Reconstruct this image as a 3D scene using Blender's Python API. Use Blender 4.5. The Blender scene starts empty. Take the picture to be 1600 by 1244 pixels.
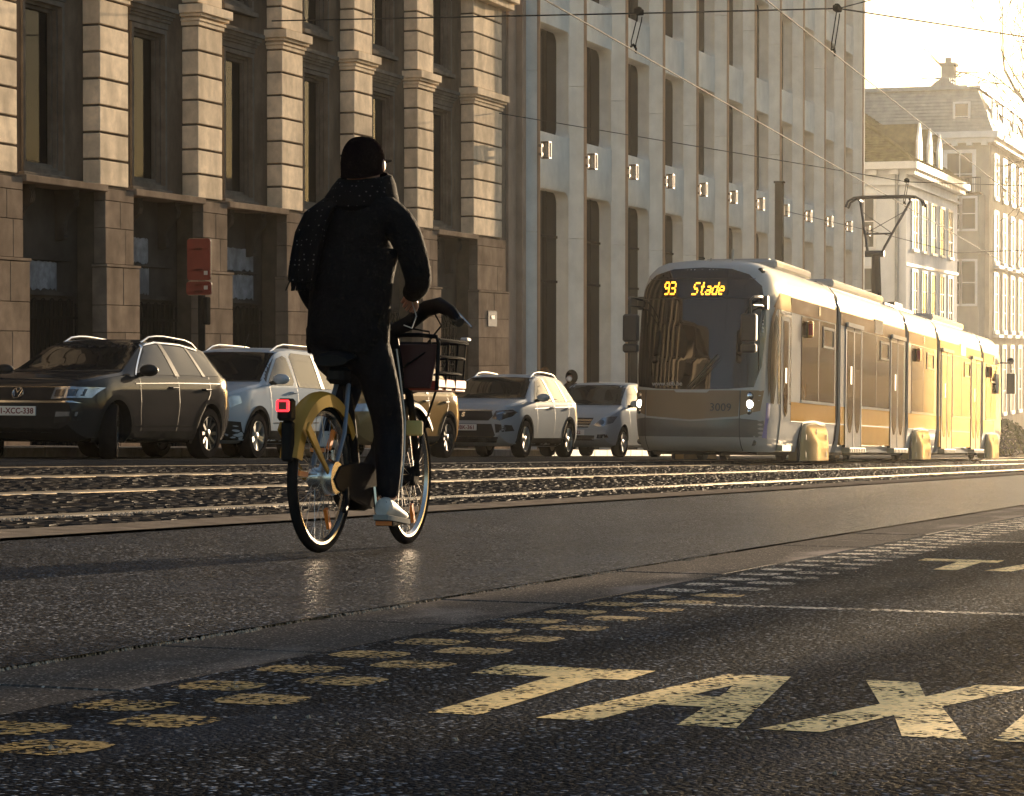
import bpy, bmesh, math, random
import numpy as np
from mathutils import Matrix, Vector, Euler
from mathutils.bvhtree import BVHTree
R = math.radians
random.seed(7)
sc = bpy.context.scene
COL = sc.collection

# ------------------------------------------------------------------ camera, sky, sun, exposure
SLOPE = R(2.3); TA = math.tan(SLOPE)
cam = bpy.data.cameras.new('camera'); camo = bpy.data.objects.new('camera', cam); COL.objects.link(camo)
camo.location = (0, 0, 0.512)
camo.rotation_euler = (R(90 - 1.116), 0, R(18.574 - 90))
cam.lens = 86.63; cam.sensor_width = 36; cam.sensor_fit = 'HORIZONTAL'; cam.clip_start = 0.05; cam.clip_end = 3000
sc.camera = camo
SUN_AZ, SUN_EL = R(-7.0), R(6.0)                 # azimuth measured from the street axis, towards the camera's side
sdir = Vector((math.cos(SUN_EL) * math.cos(SUN_AZ), math.cos(SUN_EL) * math.sin(SUN_AZ), math.sin(SUN_EL)))
w = bpy.data.worlds.new('World'); sc.world = w; w.use_nodes = True
nt = w.node_tree; bg = nt.nodes['Background']
sky = nt.nodes.new('ShaderNodeTexSky'); sky.sky_type = 'NISHITA'; sky.sun_disc = False
sky.sun_elevation = SUN_EL; sky.sun_rotation = math.pi / 2 - SUN_AZ; sky.altitude = 50
sky.air_density = 1.0; sky.dust_density = 2.2; sky.ozone_density = 1.5
nt.links.new(sky.outputs[0], bg.inputs[0]); bg.inputs[1].default_value = 0.10
sun = bpy.data.lights.new('sun', 'SUN'); suno = bpy.data.objects.new('sun', sun); COL.objects.link(suno)
sun.energy = 5.0; sun.angle = R(0.6); sun.color = (1.0, 0.755, 0.49)
suno.rotation_euler = sdir.to_track_quat('Z', 'Y').to_euler(); suno.location = (30, -10, 30)
sc.view_settings.view_transform = 'Standard'; sc.view_settings.look = 'None'
sc.view_settings.exposure = 1.72; sc.view_settings.gamma = 1.0
sc.cycles.use_denoising = True; sc.cycles.max_bounces = 6; sc.cycles.sample_clamp_indirect = 6
sc.cycles.transparent_max_bounces = 12

HAZE = .00029
# ------------------------------------------------------------------ helpers
def wp(v):
    return float(np.interp(v, [-60, 4.6, 10.2, 14, 60], [0, 0, .25, .267, .267]))
def gz(u, v):
    return wp(v) - TA * u
ROT = Matrix.Rotation(SLOPE, 4, 'Y')
def street(u, v, heading=0., dh=0.):
    return Matrix.Translation((u, v, gz(u, v) + dh)) @ ROT @ Matrix.Rotation(heading, 4, 'Z')
def tag(o, label=None, cat=None, group=None, kind=None):
    if label: o['label'] = label
    if cat: o['category'] = cat
    if group: o['group'] = group
    if kind: o['kind'] = kind
    return o
def empty(name, mw=None, loc=None):
    o = bpy.data.objects.new(name, None); COL.objects.link(o); o.empty_display_size = .2
    if mw is not None: o.matrix_world = mw
    if loc is not None: o.location = loc
    return o
def link(name, me, parent=None, loc=None, mw=None):
    o = bpy.data.objects.new(name, me); COL.objects.link(o)
    if parent is not None: o.parent = parent
    if loc is not None: o.location = loc
    if mw is not None: o.matrix_world = mw
    return o

class MB:
    def __init__(s): s.v = []; s.f = []; s.m = []
    def add(s, vs, fs, mi=0):
        n = len(s.v); s.v += [tuple(p) for p in vs]; s.f += [tuple(i + n for i in f) for f in fs]; s.m += [mi] * len(fs); return s
    def box(s, x0, x1, y0, y1, z0, z1, mi=0):
        return s.add([(x0,y0,z0),(x1,y0,z0),(x1,y1,z0),(x0,y1,z0),(x0,y0,z1),(x1,y0,z1),(x1,y1,z1),(x0,y1,z1)],
                     [(0,3,2,1),(4,5,6,7),(0,1,5,4),(1,2,6,5),(2,3,7,6),(3,0,4,7)], mi)
    def prism(s, pts, axis, a, b, mi=0):
        n = len(pts)
        def P(p, t): return {'x': (t, p[0], p[1]), 'y': (p[0], t, p[1]), 'z': (p[0], p[1], t)}[axis]
        vs = [P(p, a) for p in pts] + [P(p, b) for p in pts]
        fs = [tuple(range(n)), tuple(range(2*n-1, n-1, -1))] + [(i, (i+1) % n, (i+1) % n + n, i + n) for i in range(n)]
        return s.add(vs, fs, mi)
    def loft(s, rings, closed=True, cap=True, mi=0):
        n = len(rings[0]); vs = [p for r in rings for p in r]; fs = []
        for k in range(len(rings) - 1):
            for i in range(n if closed else n - 1):
                j = (i + 1) % n; fs.append((k*n+i, k*n+j, (k+1)*n+j, (k+1)*n+i))
        if cap: fs += [tuple(range(n)), tuple(range((len(rings)-1)*n, len(rings)*n))]
        return s.add(vs, fs, mi)
    def tube(s, pts, r, n=8, mi=0, cap=True, flat=1.0):
        pts = [Vector(p) for p in pts]; rs = r if isinstance(r, (list, tuple)) else [r] * len(pts)
        rings = []; prev = None
        for i, p in enumerate(pts):
            t = (pts[min(i+1, len(pts)-1)] - pts[max(i-1, 0)]).normalized()
            if prev is None:
                a = t.orthogonal().normalized()
            else:
                a = (prev - t * prev.dot(t)).normalized()
            prev = a; b = t.cross(a)
            rings.append([p + (a * math.cos(q) + b * math.sin(q) * flat) * rs[i] for q in [2*math.pi*k/n for k in range(n)]])
        return s.loft(rings, True, cap, mi)
    def lathe(s, prof, n=32, axis='y', c=(0, 0, 0), mi=0, closed=False):
        # prof: (radius, offset along axis)
        vs = []; fs = []; m = len(prof); c = Vector(c)
        for k in range(n):
            q = 2*math.pi*k/n
            for r_, h in prof:
                x, y = r_*math.cos(q), r_*math.sin(q)
                vs.append(c + Vector({'x': (h, x, y), 'y': (x, h, y), 'z': (x, y, h)}[axis]))
        for k in range(n):
            k2 = (k + 1) % n
            for i in range(m if closed else m - 1):
                j = (i + 1) % m; fs.append((k*m+i, k*m+j, k2*m+j, k2*m+i))
        return s.add(vs, fs, mi)
    def disc(s, c, r, axis='x', n=20, h=.01, mi=0):
        return s.lathe([(0.0001, h), (r, h), (r, 0)], n, axis, c, mi)
    def ball(s, c, r, n=12, m=8, mi=0):
        c = Vector(c); r = r if isinstance(r, (tuple, list)) else (r, r, r)
        rings = [[(c.x + r[0]*math.sin(a)*math.cos(q), c.y + r[1]*math.sin(a)*math.sin(q), c.z + r[2]*math.cos(a)) for q in [2*math.pi*k/n for k in range(n)]]
                 for a in [math.pi*(i+.02)/(m+.04) for i in range(m+1)]]
        return s.loft(rings, True, True, mi)
    def mesh(s, name, mats, smooth=False, bevel=0, weld=False, off=None):
        me = bpy.data.meshes.new(name)
        vs = s.v if off is None else [(p[0]-off[0], p[1]-off[1], p[2]-off[2]) for p in s.v]
        me.from_pydata(vs, [], s.f)
        for m_ in (mats if isinstance(mats, (list, tuple)) else [mats]): me.materials.append(m_)
        me.polygons.foreach_set('material_index', s.m)
        bm = bmesh.new(); bm.from_mesh(me)
        if weld: bmesh.ops.remove_doubles(bm, verts=bm.verts, dist=1e-4)
        bmesh.ops.recalc_face_normals(bm, faces=bm.faces)
        if bevel:
            es = [e for e in bm.edges if len(e.link_faces) == 2 and e.calc_face_angle(0) > .6]
            bmesh.ops.bevel(bm, geom=es, offset=bevel, segments=1, affect='EDGES', clamp_overlap=True)
        if smooth:
            for f in bm.faces: f.smooth = True
            for e in bm.edges:
                if len(e.link_faces) == 2 and e.calc_face_angle(0) > R(smooth if smooth is not True else 40): e.smooth = False
        bm.to_mesh(me); bm.free(); me.update(); return me
    def build(s, name, mats, parent=None, smooth=False, bevel=0, weld=False, world=False, mw=None):
        off = parent.location if (world and parent is not None) else None
        return link(name, s.mesh(name, mats, smooth, bevel, weld, off), parent, None, mw)

# ------------------------------------------------------------------ materials
def _nodes(name):
    m = bpy.data.materials.new(name); m.use_nodes = True; t = m.node_tree
    return m, t, t.nodes['Principled BSDF']
def _noise(t, scale, detail=4, stretch=None, rough=.55):
    tc = t.nodes.new('ShaderNodeNewGeometry'); n = t.nodes.new('ShaderNodeTexNoise')
    n.inputs['Scale'].default_value = scale; n.inputs['Detail'].default_value = detail; n.inputs['Roughness'].default_value = rough
    if stretch:
        mp = t.nodes.new('ShaderNodeMapping'); mp.inputs['Scale'].default_value = stretch
        t.links.new(tc.outputs['Position'], mp.inputs[0]); t.links.new(mp.outputs[0], n.inputs['Vector'])
    else: t.links.new(tc.outputs['Position'], n.inputs['Vector'])
    return n.outputs['Fac']
def _ramp(t, fac, stops):
    r = t.nodes.new('ShaderNodeValToRGB'); e = r.color_ramp.elements
    while len(e) < len(stops): e.new(.5)
    for el, (p, c) in zip(e, stops):
        el.position = p; el.color = (c[0], c[1], c[2], 1) if not isinstance(c, (int, float)) else (c, c, c, 1)
    t.links.new(fac, r.inputs[0]); return r.outputs[0]
def _mix(t, fac, a, b, mode='MIX'):
    m = t.nodes.new('ShaderNodeMix'); m.data_type = 'RGBA'; m.blend_type = mode
    for k, x in ((0, fac), (6, a), (7, b)):
        if hasattr(x, 'is_linked'): t.links.new(x, m.inputs[k])
        elif k == 0: m.inputs[0].default_value = x
        else: m.inputs[k].default_value = (x[0], x[1], x[2], 1)
    return m.outputs[2]
def _bump(t, bsdf, h, strength, dist=.01):
    b = t.nodes.new('ShaderNodeBump'); b.inputs['Strength'].default_value = strength; b.inputs['Distance'].default_value = dist
    t.links.new(h, b.inputs['Height']); t.links.new(b.outputs[0], bsdf.inputs['Normal']); t.links.new(b.outputs[0], bsdf.inputs['Coat Normal'])
def mat(name, col, rough=.6, metal=0., var=.12, vs=3., bump=0., bs=60., stretch=None, coat=0., spec=.5, emit=None, estr=1., streak=0., bd=.01, rnd=0., cr=.05):
    m, t, b = _nodes(name)
    b.inputs['Roughness'].default_value = rough; b.inputs['Metallic'].default_value = metal
    if rough >= .7 and spec == .5: spec = 0.
    b.inputs['Coat Weight'].default_value = coat; b.inputs['Specular IOR Level'].default_value = spec
    b.inputs['Coat Roughness'].default_value = cr
    c = None
    if var > 0:
        lo = tuple(x*(1-var) for x in col); hi = tuple(min(1, x*(1+var)) for x in col)
        c = _ramp(t, _noise(t, vs, 5, stretch), [(.3, lo), (.7, hi)])
        if streak > 0:
            c = _mix(t, _ramp(t, _noise(t, 1.0, 6, (2.2, 2.2, .9)), [(.38, streak), (.60, 0)]), c, tuple(x*.42 for x in col))
            c = _mix(t, _ramp(t, _noise(t, 9.0, 6), [(.55, 0), (.75, streak*.6)]), c, tuple(x*.55 for x in col))
        if rnd > 0:
            oi = t.nodes.new('ShaderNodeObjectInfo'); c = _mix(t, 1.0, c, _ramp(t, oi.outputs['Random'], [(0, 1-rnd), (1, 1.0)]), 'MULTIPLY')
        t.links.new(c, b.inputs['Base Color'])
    else: b.inputs['Base Color'].default_value = (*col, 1)
    if bump: _bump(t, b, _noise(t, bs, 4), bump, bd)
    if emit:
        b.inputs['Emission Color'].default_value = (*emit, 1); b.inputs['Emission Strength'].default_value = estr
    return m
def asphalt(name, dark, light, scale, bump, rough=.5, bd=.004, sheen=.2):
    m, t, b = _nodes(name); b.inputs['Specular IOR Level'].default_value = 0.; b.inputs['Coat Weight'].default_value = sheen
    tc = t.nodes.new('ShaderNodeNewGeometry'); v = t.nodes.new('ShaderNodeTexVoronoi'); v.inputs['Scale'].default_value = scale
    wn = t.nodes.new('ShaderNodeTexNoise'); wn.inputs['Scale'].default_value = scale*1.7; wn.inputs['Detail'].default_value = 1
    t.links.new(tc.outputs['Position'], wn.inputs['Vector'])
    wv = t.nodes.new('ShaderNodeVectorMath'); wv.operation = 'MULTIPLY_ADD'; wv.inputs[1].default_value = (.7/scale,)*3
    t.links.new(wn.outputs['Color'], wv.inputs[0]); t.links.new(tc.outputs['Position'], wv.inputs[2]); t.links.new(wv.outputs[0], v.inputs['Vector'])
    sep = t.nodes.new('ShaderNodeSeparateColor'); t.links.new(v.outputs['Color'], sep.inputs[0])
    c = _ramp(t, sep.outputs[0], [(0, dark), (.55, tuple(x*1.5 for x in dark)), (.80, tuple(x*.55 for x in light)), (1, tuple(min(1, x*3.2) for x in light))])
    mort = _ramp(t, v.outputs['Distance'], [(.35, 0), (.6, 1)])
    c = _mix(t, mort, c, tuple(x*.5 for x in dark))
    c = _mix(t, _ramp(t, _noise(t, .9, 6), [(.38, 0), (.68, .55)]), c, tuple(x*.8 for x in dark))
    c = _mix(t, _ramp(t, _noise(t, 2.3, 5, (.35, 1, 1)), [(.54, 0), (.72, .7)]), c, tuple(x*4.2 for x in dark))
    t.links.new(c, b.inputs['Base Color'])
    ad = t.nodes.new('ShaderNodeMath'); ad.operation = 'MULTIPLY_ADD'; ad.inputs[1].default_value = -1.0
    t.links.new(v.outputs['Distance'], ad.inputs[0]); t.links.new(sep.outputs[1], ad.inputs[2])
    _bump(t, b, ad.outputs[0], bump, bd)
    rr = t.nodes.new('ShaderNodeMapRange'); rr.inputs[3].default_value = rough - .12; rr.inputs[4].default_value = rough + .25
    t.links.new(sep.outputs[2], rr.inputs[0]); t.links.new(rr.outputs[0], b.inputs['Coat Roughness'])
    return m
def worn_paint(name, col, wear=.5):
    m, t, b = _nodes(name); b.inputs['Roughness'].default_value = .55; out = t.nodes['Material Output']
    tc = t.nodes.new('ShaderNodeNewGeometry'); v = t.nodes.new('ShaderNodeTexVoronoi'); v.inputs['Scale'].default_value = 95
    t.links.new(tc.outputs['Position'], v.inputs['Vector'])
    sep = t.nodes.new('ShaderNodeSeparateColor'); t.links.new(v.outputs['Color'], sep.inputs[0])
    ad = t.nodes.new('ShaderNodeMath'); ad.operation = 'MULTIPLY_ADD'; ad.inputs[1].default_value = .5
    t.links.new(sep.outputs[0], ad.inputs[0]); t.links.new(_noise(t, 6, 6), ad.inputs[2])
    f = _ramp(t, ad.outputs[0], [(wear, 1), (wear + .08, 0)])
    c = _mix(t, _ramp(t, sep.outputs[2], [(.2, .0), (.9, .6)]), col, tuple(x*.45 for x in col))
    c = _mix(t, _ramp(t, _noise(t, 14, 5), [(.45, 0), (.75, .5)]), c, tuple(x*.35 for x in col))
    t.links.new(c, b.inputs['Base Color']); _bump(t, b, sep.outputs[1], .4, .004)
    tr = t.nodes.new('ShaderNodeBsdfTransparent'); mx = t.nodes.new('ShaderNodeMixShader')
    t.links.new(f, mx.inputs[0]); t.links.new(tr.outputs[0], mx.inputs[1]); t.links.new(b.outputs[0], mx.inputs[2]); t.links.new(mx.outputs[0], out.inputs[0])
    return m
def glass(name, tint=(.02, .02, .022), clear=.5, rough=.02, spec=.5, metal=0.):
    m, t, b = _nodes(name); out = t.nodes['Material Output']; b.inputs['Specular IOR Level'].default_value = spec; b.inputs['Metallic'].default_value = metal
    b.inputs['Base Color'].default_value = (*tint, 1); b.inputs['Roughness'].default_value = rough
    if clear > 0:
        tr = t.nodes.new('ShaderNodeBsdfTransparent'); mx = t.nodes.new('ShaderNodeMixShader'); lw = t.nodes.new('ShaderNodeFresnel')
        lw.inputs[0].default_value = 1.5
        r = t.nodes.new('ShaderNodeMapRange'); r.inputs[3].default_value = 1 - clear; r.inputs[4].default_value = 1
        t.links.new(lw.outputs[0], r.inputs[0]); t.links.new(r.outputs[0], mx.inputs[0])
        t.links.new(tr.outputs[0], mx.inputs[1]); t.links.new(b.outputs[0], mx.inputs[2]); t.links.new(mx.outputs[0], out.inputs[0])
    return m
def carpaint(name, col, metal=.6, rough=.32, dirt=.15, coat=1.0):
    m, t, b = _nodes(name); b.inputs['Metallic'].default_value = metal
    b.inputs['Specular IOR Level'].default_value = 0.; b.inputs['Coat Weight'].default_value = coat; b.inputs['Coat Roughness'].default_value = .08
    c = _ramp(t, _noise(t, 2.5, 6), [(.3, tuple(x*(1-dirt) for x in col)), (.7, tuple(x*(1+dirt) for x in col))])
    t.links.new(c, b.inputs['Base Color'])
    rr = t.nodes.new('ShaderNodeMapRange'); rr.inputs[3].default_value = rough - .03; rr.inputs[4].default_value = rough + .06
    t.links.new(_noise(t, 1.3, 3), rr.inputs[0]); t.links.new(rr.outputs[0], b.inputs['Roughness'])
    return m
MT = {}
MT['asph_near'] = asphalt('coarse asphalt', (.0048, .0062, .009), (.13, .14, .16), 85, .85, .42, .007, .16)
MT['asph_lane'] = asphalt('fine asphalt', (.006, .0072, .0098), (.14, .147, .165), 85, .85, .24, .006, .42)
MT['asph_far'] = asphalt('far asphalt', (.03, .03, .03), (.09, .085, .08), 90, .8, .5, .004)
MT['gutter'] = asphalt('gutter concrete', (.07, .06, .054), (.16, .14, .12), 130, .5, .55, .004)
MT['concrete_strip'] = mat('pale concrete strip', (.17, .145, .12), .75, var=.3, vs=6, bump=.4, bs=120)
MT['mortar'] = mat('dark sand mortar', (.035, .03, .026), .9, var=.4, vs=30, bump=.6, bs=150)
MT['sett'] = mat('dark porphyry sett', (.026, .025, .026), .6, var=.5, vs=6, bump=.4, bs=45, bd=.006, spec=0., coat=.04, cr=.4)
MT['sett2'] = mat('brown porphyry sett', (.036, .031, .028), .62, var=.5, vs=6, bump=.4, bs=45, bd=.006, spec=0., coat=.04, cr=.4)
MT['grit'] = mat('road grit', (.30, .24, .18), .7, var=.5, vs=40)
MT['rail'] = mat('polished rail steel', (.50, .40, .27), .33, 1., var=.3, vs=8)  # steel tinted gold to carry the reflection of the low sky
MT['groove'] = mat('rail groove dirt', (.02, .018, .016), .9, var=.3)
MT['kerb'] = mat('bluestone kerb', (.22, .20, .18), .6, var=.3, vs=7, bump=.5, bs=60)
MT['paving'] = mat('pavement slabs', (.16, .145, .13), .7, var=.3, vs=2.2, bump=.3, bs=50)
MT['earth'] = mat('distant ground', (.12, .11, .09), .9, var=.3, vs=.2)
MT['yellow_paint'] = worn_paint('worn yellow road paint', (.44, .26, .05), .74)
MT['cream_paint'] = worn_paint('worn cream road paint', (.82, .56, .18), .84)
MT['white_and_glare_paint'] = worn_paint('worn white and glare road paint', (.60, .54, .45), .66)

# ------------------------------------------------------------------ setting: ground, road, tracks, pavement
def strip(name, v0, v1, material, u0=-14., u1=170., dz=0., parent=None, step=4.):
    vs_ = sorted(set([v0, v1] + [x for x in (4.6, 10.2, 14.) if v0 < x < v1])); b = MB(); nu = int((u1-u0)/step) + 1
    us = np.linspace(u0, u1, nu); n = len(vs_)
    b.add([(u, v, gz(u, v) + dz) for u in us for v in vs_],
          [(i*n+j, (i+1)*n+j, (i+1)*n+j+1, i*n+j+1) for i in range(nu-1) for j in range(n-1)])
    return b.build(name, material, parent)
g = MB(); g.add([(-160, -300, .512-.8+TA*160), (900, -300, -.3-TA*900), (900, 300, -.3-TA*900), (-160, 300, .512-.8+TA*160)], [(0, 1, 2, 3)])
tag(g.build('ground', MT['earth']), kind='structure')
near = tag(strip('taxi_lane', -1.2, 2.392, MT['asph_near'], dz=-.012), kind='structure')
lane = tag(strip('traffic_lane', 2.858, 5.72, MT['asph_lane'], dz=-.007), kind='structure')
far = tag(strip('parking_lane', 11.5, 16.0, MT['asph_far'], dz=-.006), kind='structure')
tag(strip('pavement_near', -14., -1.34, MT['paving'], dz=.12), kind='structure')
pav = tag(strip('pavement_far', 16.16, 19.5, MT['paving'], dz=.13), kind='structure')
side = tag(strip('side_street', 19.4, 60., MT['asph_far'], u0=90, u1=170, dz=.1), kind='structure')
gut = tag(strip('gutter', 2.39, 2.86, MT['mortar'], dz=-.05), kind='structure')
slab = MB().box(-.517, .517, -.228, .238, -.05, 0).mesh('gutter_slab', MT['gutter'], bevel=.008)
for i in range(70):
    u = 1.98 + 1.05*i
    o = link('gutter_slab', slab, gut); o.matrix_world = street(u, 2.625, random.uniform(-.002, .002), -.014 + random.uniform(-.0015, .0015))
strip('concrete_edge', 5.724, 6.05, MT['concrete_strip'], dz=.006, parent=lane)
track = tag(strip('track_bed', 6.05, 11.5, MT['mortar'], dz=-.009), kind='structure')
RAILS = (6.62, 8.055, 9.44, 10.875)
for v in RAILS:
    b = MB()
    for prof in ([(-.038, -.1), (-.038, -.006), (-.026, .002), (-.010, .005), (.010, .004), (.022, -.002), (.024, -.1)], [(.056, -.1), (.056, -.002), (.066, .003), (.076, .002), (.082, -.003), (.082, -.1)]):
        b.loft([[(u, v + y, gz(u, v + y) + z) for y, z in prof] for u in (-14, 40, 100, 170)], True, True)
    b.build('tram_rail', MT['rail'], track, smooth=50)
# setts: domed stones in rows across the track
rs = random.Random(3)
def sett_geo(lu, lv, h, jit=.0):
    a, b_ = lu/2, lv/2; t = .93
    j = lambda s_: rs.uniform(-jit, jit)
    base = [(-a, -b_, -.03), (a, -b_, -.03), (a, b_, -.03), (-a, b_, -.03)]
    mid = [(x + j(0), y + j(0), h - .004) for x, y, _ in base]
    top = [(x*t + j(0), y*t + j(0), h + rs.uniform(-.002, .002)) for x, y, _ in base] + [(j(0), j(0), h + .0015)]
    vs_ = base + mid + top
    fs = [(i, (i+1) % 4, (i+1) % 4 + 4, i+4) for i in range(4)] + [(i+4, (i+1) % 4 + 4, (i+1) % 4 + 8, i+8) for i in range(4)] + [(8+i, 8+(i+1) % 4, 12) for i in range(4)]
    return vs_, fs
variants = []
for k in range(8):
    m_ = MB(); m_.add(*sett_geo(.125, .165, .0, .005)); variants.append(m_.mesh('sett', MT['sett'] if k % 3 else MT['sett2'], smooth=False))
spots = []
u = 7.5
while u < 92:
    pitch = .112 if u < 55 else .2
    v = 6.06 + rs.uniform(0, .12)
    while v < 11.4:
        lv = rs.uniform(.10, .16); c = v + lv/2
        if all(not (r_ - .04 - lv/2 < c < r_ + .085 + lv/2) for r_ in RAILS): spots.append((u + rs.uniform(-.012, .012), c, lv - .012, pitch - .010))
        v += lv
    u += pitch
def in_view(u, v):
    dx = u*math.cos(R(18.574)) + v*math.sin(R(18.574)); dy = u*math.sin(R(18.574)) - v*math.cos(R(18.574))
    return abs(dy/dx) < .212
seen = sorted([s_ for s_ in spots if in_view(s_[0], s_[1])], key=lambda s_: s_[0]**2 + s_[1]**2)
first = set(seen[:300])
for s_ in seen[:300]:
    o = link('sett', rs.choice(variants), track)
    o.matrix_world = street(s_[0], s_[1], rs.uniform(-.06, .06) + (math.pi if rs.random() < .5 else 0), rs.uniform(-.002, .002)) @ Matrix.Diagonal((s_[3]/.125, s_[2]/.165, 1, 1))
V, Fc, MI = [], [], []
for s_ in spots:
    if s_ in first or (not in_view(s_[0], s_[1]) and s_[0] > 20): continue
    vs_, fs = sett_geo(s_[3], s_[2], rs.uniform(-.002, .002), .004); n = len(V); z0 = gz(s_[0], s_[1])
    V += [(s_[0]+x, s_[1]+y, z0 + z - TA*x) for x, y, z in vs_]; Fc += [tuple(i+n for i in f) for f in fs]; MI += [0 if rs.random() < .68 else 1]*len(fs)
b = MB(); b.v, b.f, b.m = V, Fc, MI
tag(b.build('sett_paving', [MT['sett'], MT['sett2']], track), kind='stuff')
# crumbling asphalt edge beside the gutter, and grit along the first rail
def crumbs(name, parent, n, v0, v1, u0, u1, r0, r1, dz):
    b = MB()
    for _ in range(n):
        u = u0 + (u1-u0)*rs.random()**1.6; v = rs.uniform(v0, v1) + .018*math.sin(u*5) + .01*math.sin(u*17); r_ = rs.uniform(r0, r1); z = gz(u, v) + dz
        p = [Vector((rs.gauss(0, 1), rs.gauss(0, 1), abs(rs.gauss(0, 1)))).normalized()*r_*rs.uniform(.7, 1.2) for _ in range(3)]
        b.add([(u-r_, v-r_*.6, z-.004), (u+r_, v-r_*.7, z-.004), (u+r_*.2, v+r_, z-.004), (u+p[0].x*.4, v+p[0].y*.4, z+r_*.9), (u-r_*.5, v+r_*.5, z+r_*.5)],
              [(0, 1, 3), (1, 2, 3), (2, 4, 3), (4, 0, 3), (0, 2, 1), (0, 4, 2)])
    return tag(b.build(name, MT['grit'], parent), kind='stuff')
crumbs('crumbling_edge', lane, 2600, 2.846, 2.878, 3.5, 12, .002, .006, -.012)
crumbs('rail_grit', track, 1800, 6.50, 6.58, 9, 26, .006, .014, -.006)
crumbs('road_grit', near, 160, -.5, 2.3, 3.4, 14, .003, .008, -.012)
# kerb stones
kerb = tag(strip('kerb', 16.0, 16.16, MT['mortar'], dz=-.02), kind='structure')
ks = MB().box(-.492, .492, -.08, .08, -.15, .13).mesh('kerb_stone', MT['kerb'], bevel=.012)
for i in range(100):
    o = link('kerb_stone', ks, kerb); o.matrix_world = street(12 + i, 16.08, 0, rs.uniform(-.004, .004))
nk = tag(strip('kerb_near', -1.34, -1.2, MT['kerb'], dz=.12), kind='structure')
# painted markings on the taxi lane
def decal_poly(name, pts, material, dz=.0):
    b = MB(); n = len(pts); b.add([(u, v, gz(u, v) - .012 + .0015 + dz) for u, v in pts], [tuple(range(n))]); return b.build(name, material, near)
Q = .215
for i in range(8, 130):
    for r_ in range(2):
        if (i + r_) % 2 == 0:
            u, v = 1.0 + Q*i, 1.965 + (Q-.02)*r_; e = .012
            decal_poly('painted_square', [(u + Q/2 + (Q/2-.006)*math.copysign(abs(math.cos(q))**.55, math.cos(q))*rs.uniform(.93, 1.02), v + .0975 + .092*math.copysign(abs(math.sin(q))**.55, math.sin(q))*rs.uniform(.93, 1.02)) for q in [2*math.pi*k/20 for k in range(20)]], MT['yellow_paint'] if u < 8.5 else MT['white_and_glare_paint'])  # farther squares use white to stand in for sun glare on yellow paint
def taxi(u0):
    H, Wd = 1.05, .37
    L = {'T': [[(0, .77), (0, 1), (1, 1), (1, .77), (.80, .77), (.82, 0), (.54, 0), (.52, .77)]],
         'A': [[(-.03, 0), (.30, 1), (.50, 1), (.50, .76), (.44, .60), (.42, .52), (.5, .52), (.5, .32), (.36, .32), (.28, 0)],
               [(.5, 1), (.70, 1), (1.03, 0), (.72, 0), (.64, .32), (.5, .32), (.5, .52), (.58, .52), (.56, .60), (.5, .76)]],
         'X': [[(-.02, 0), (.33, .52), (0, 1), (.32, 1), (.5, .70), (.68, 1), (1, 1), (.67, .52), (1.02, 0), (.70, 0), (.5, .33), (.30, 0)]],
         'I': [[(.06, 0), (.06, 1), (.40, 1), (.40, 0)]]}
    v = 1.87
    for ch in 'TAXI':
        for pl in L[ch]:
            decal_poly('painted_letter', [(u0 + H*q, v - Wd*p) for p, q in pl], MT['cream_paint'])
        v -= .43 if ch != 'X' else .40
taxi(4.46); taxi(10.72); taxi(17.0)
for u in (7.84, 14.1, 20.3):
    decal_poly('bay_line', [(u, 2.2), (u+.09, 2.2), (u+.09+.16, -1.2), (u+.16, -1.2)], MT['white_and_glare_paint'])
# ------------------------------------------------------------------ stone building with rusticated pilasters
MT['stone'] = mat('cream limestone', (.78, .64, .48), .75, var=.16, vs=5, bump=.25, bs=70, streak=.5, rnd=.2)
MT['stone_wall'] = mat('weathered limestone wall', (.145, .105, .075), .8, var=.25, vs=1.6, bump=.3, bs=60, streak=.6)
MT['base_stone'] = mat('brown base stone', (.21, .165, .13), .8, var=.22, vs=4, bump=.35, bs=80, streak=.45, rnd=.2)
MT['joint'] = mat('dark joint', (.085, .068, .052), .95, var=.3)  # dark core colour seen in the gaps between blocks
MT['infill'] = mat('sooty infill stone', (.050, .044, .040), .9, var=.35, vs=2, bump=.3, bs=50)
MT['plaster'] = mat('bleached overpaint', (.20, .21, .23), .9, var=.35, vs=5, bump=.3, bs=50, streak=.8)
MT['moulding'] = mat('grey painted moulding', (.13, .115, .10), .75, var=.25, vs=4, streak=.4)
MT['iron'] = mat('black iron', (.018, .017, .016), .75, var=.3)
MT['winglass'] = glass('window glass', (.012, .013, .015), .88)
MT['curtain'] = mat('grey net curtain', (.30, .29, .27), .9, var=.2, vs=2)
MT['room'] = mat('dark room', (.02, .018, .016), .9, var=.2)
MT['plaque'] = mat('dark enamel plaque', (.04, .044, .055), .8, var=.2, spec=.1)
MT['plaque_text'] = mat('pale plaque lettering', (.6, .6, .58), .5, var=0)

def text_mesh(txt, size, material, name='lettering', depth=.004, shear=0., bold=0., align='CENTER'):
    cu = bpy.data.curves.new(name, 'FONT'); cu.body = txt; cu.size = size; cu.extrude = depth; cu.align_x = align; cu.align_y = 'CENTER'
    cu.shear = shear; cu.offset = bold; cu.resolution_u = 3
    tmp = bpy.data.objects.new('tmp', cu); COL.objects.link(tmp)
    dg = bpy.context.evaluated_depsgraph_get(); me = bpy.data.meshes.new_from_object(tmp.evaluated_get(dg)); me.name = name
    bpy.data.objects.remove(tmp); bpy.data.curves.remove(cu)
    me.materials.clear(); me.materials.append(material); return me
FACE_STREET = Matrix.Rotation(math.pi/2, 4, 'X')          # lettering upright, facing -v

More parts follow.
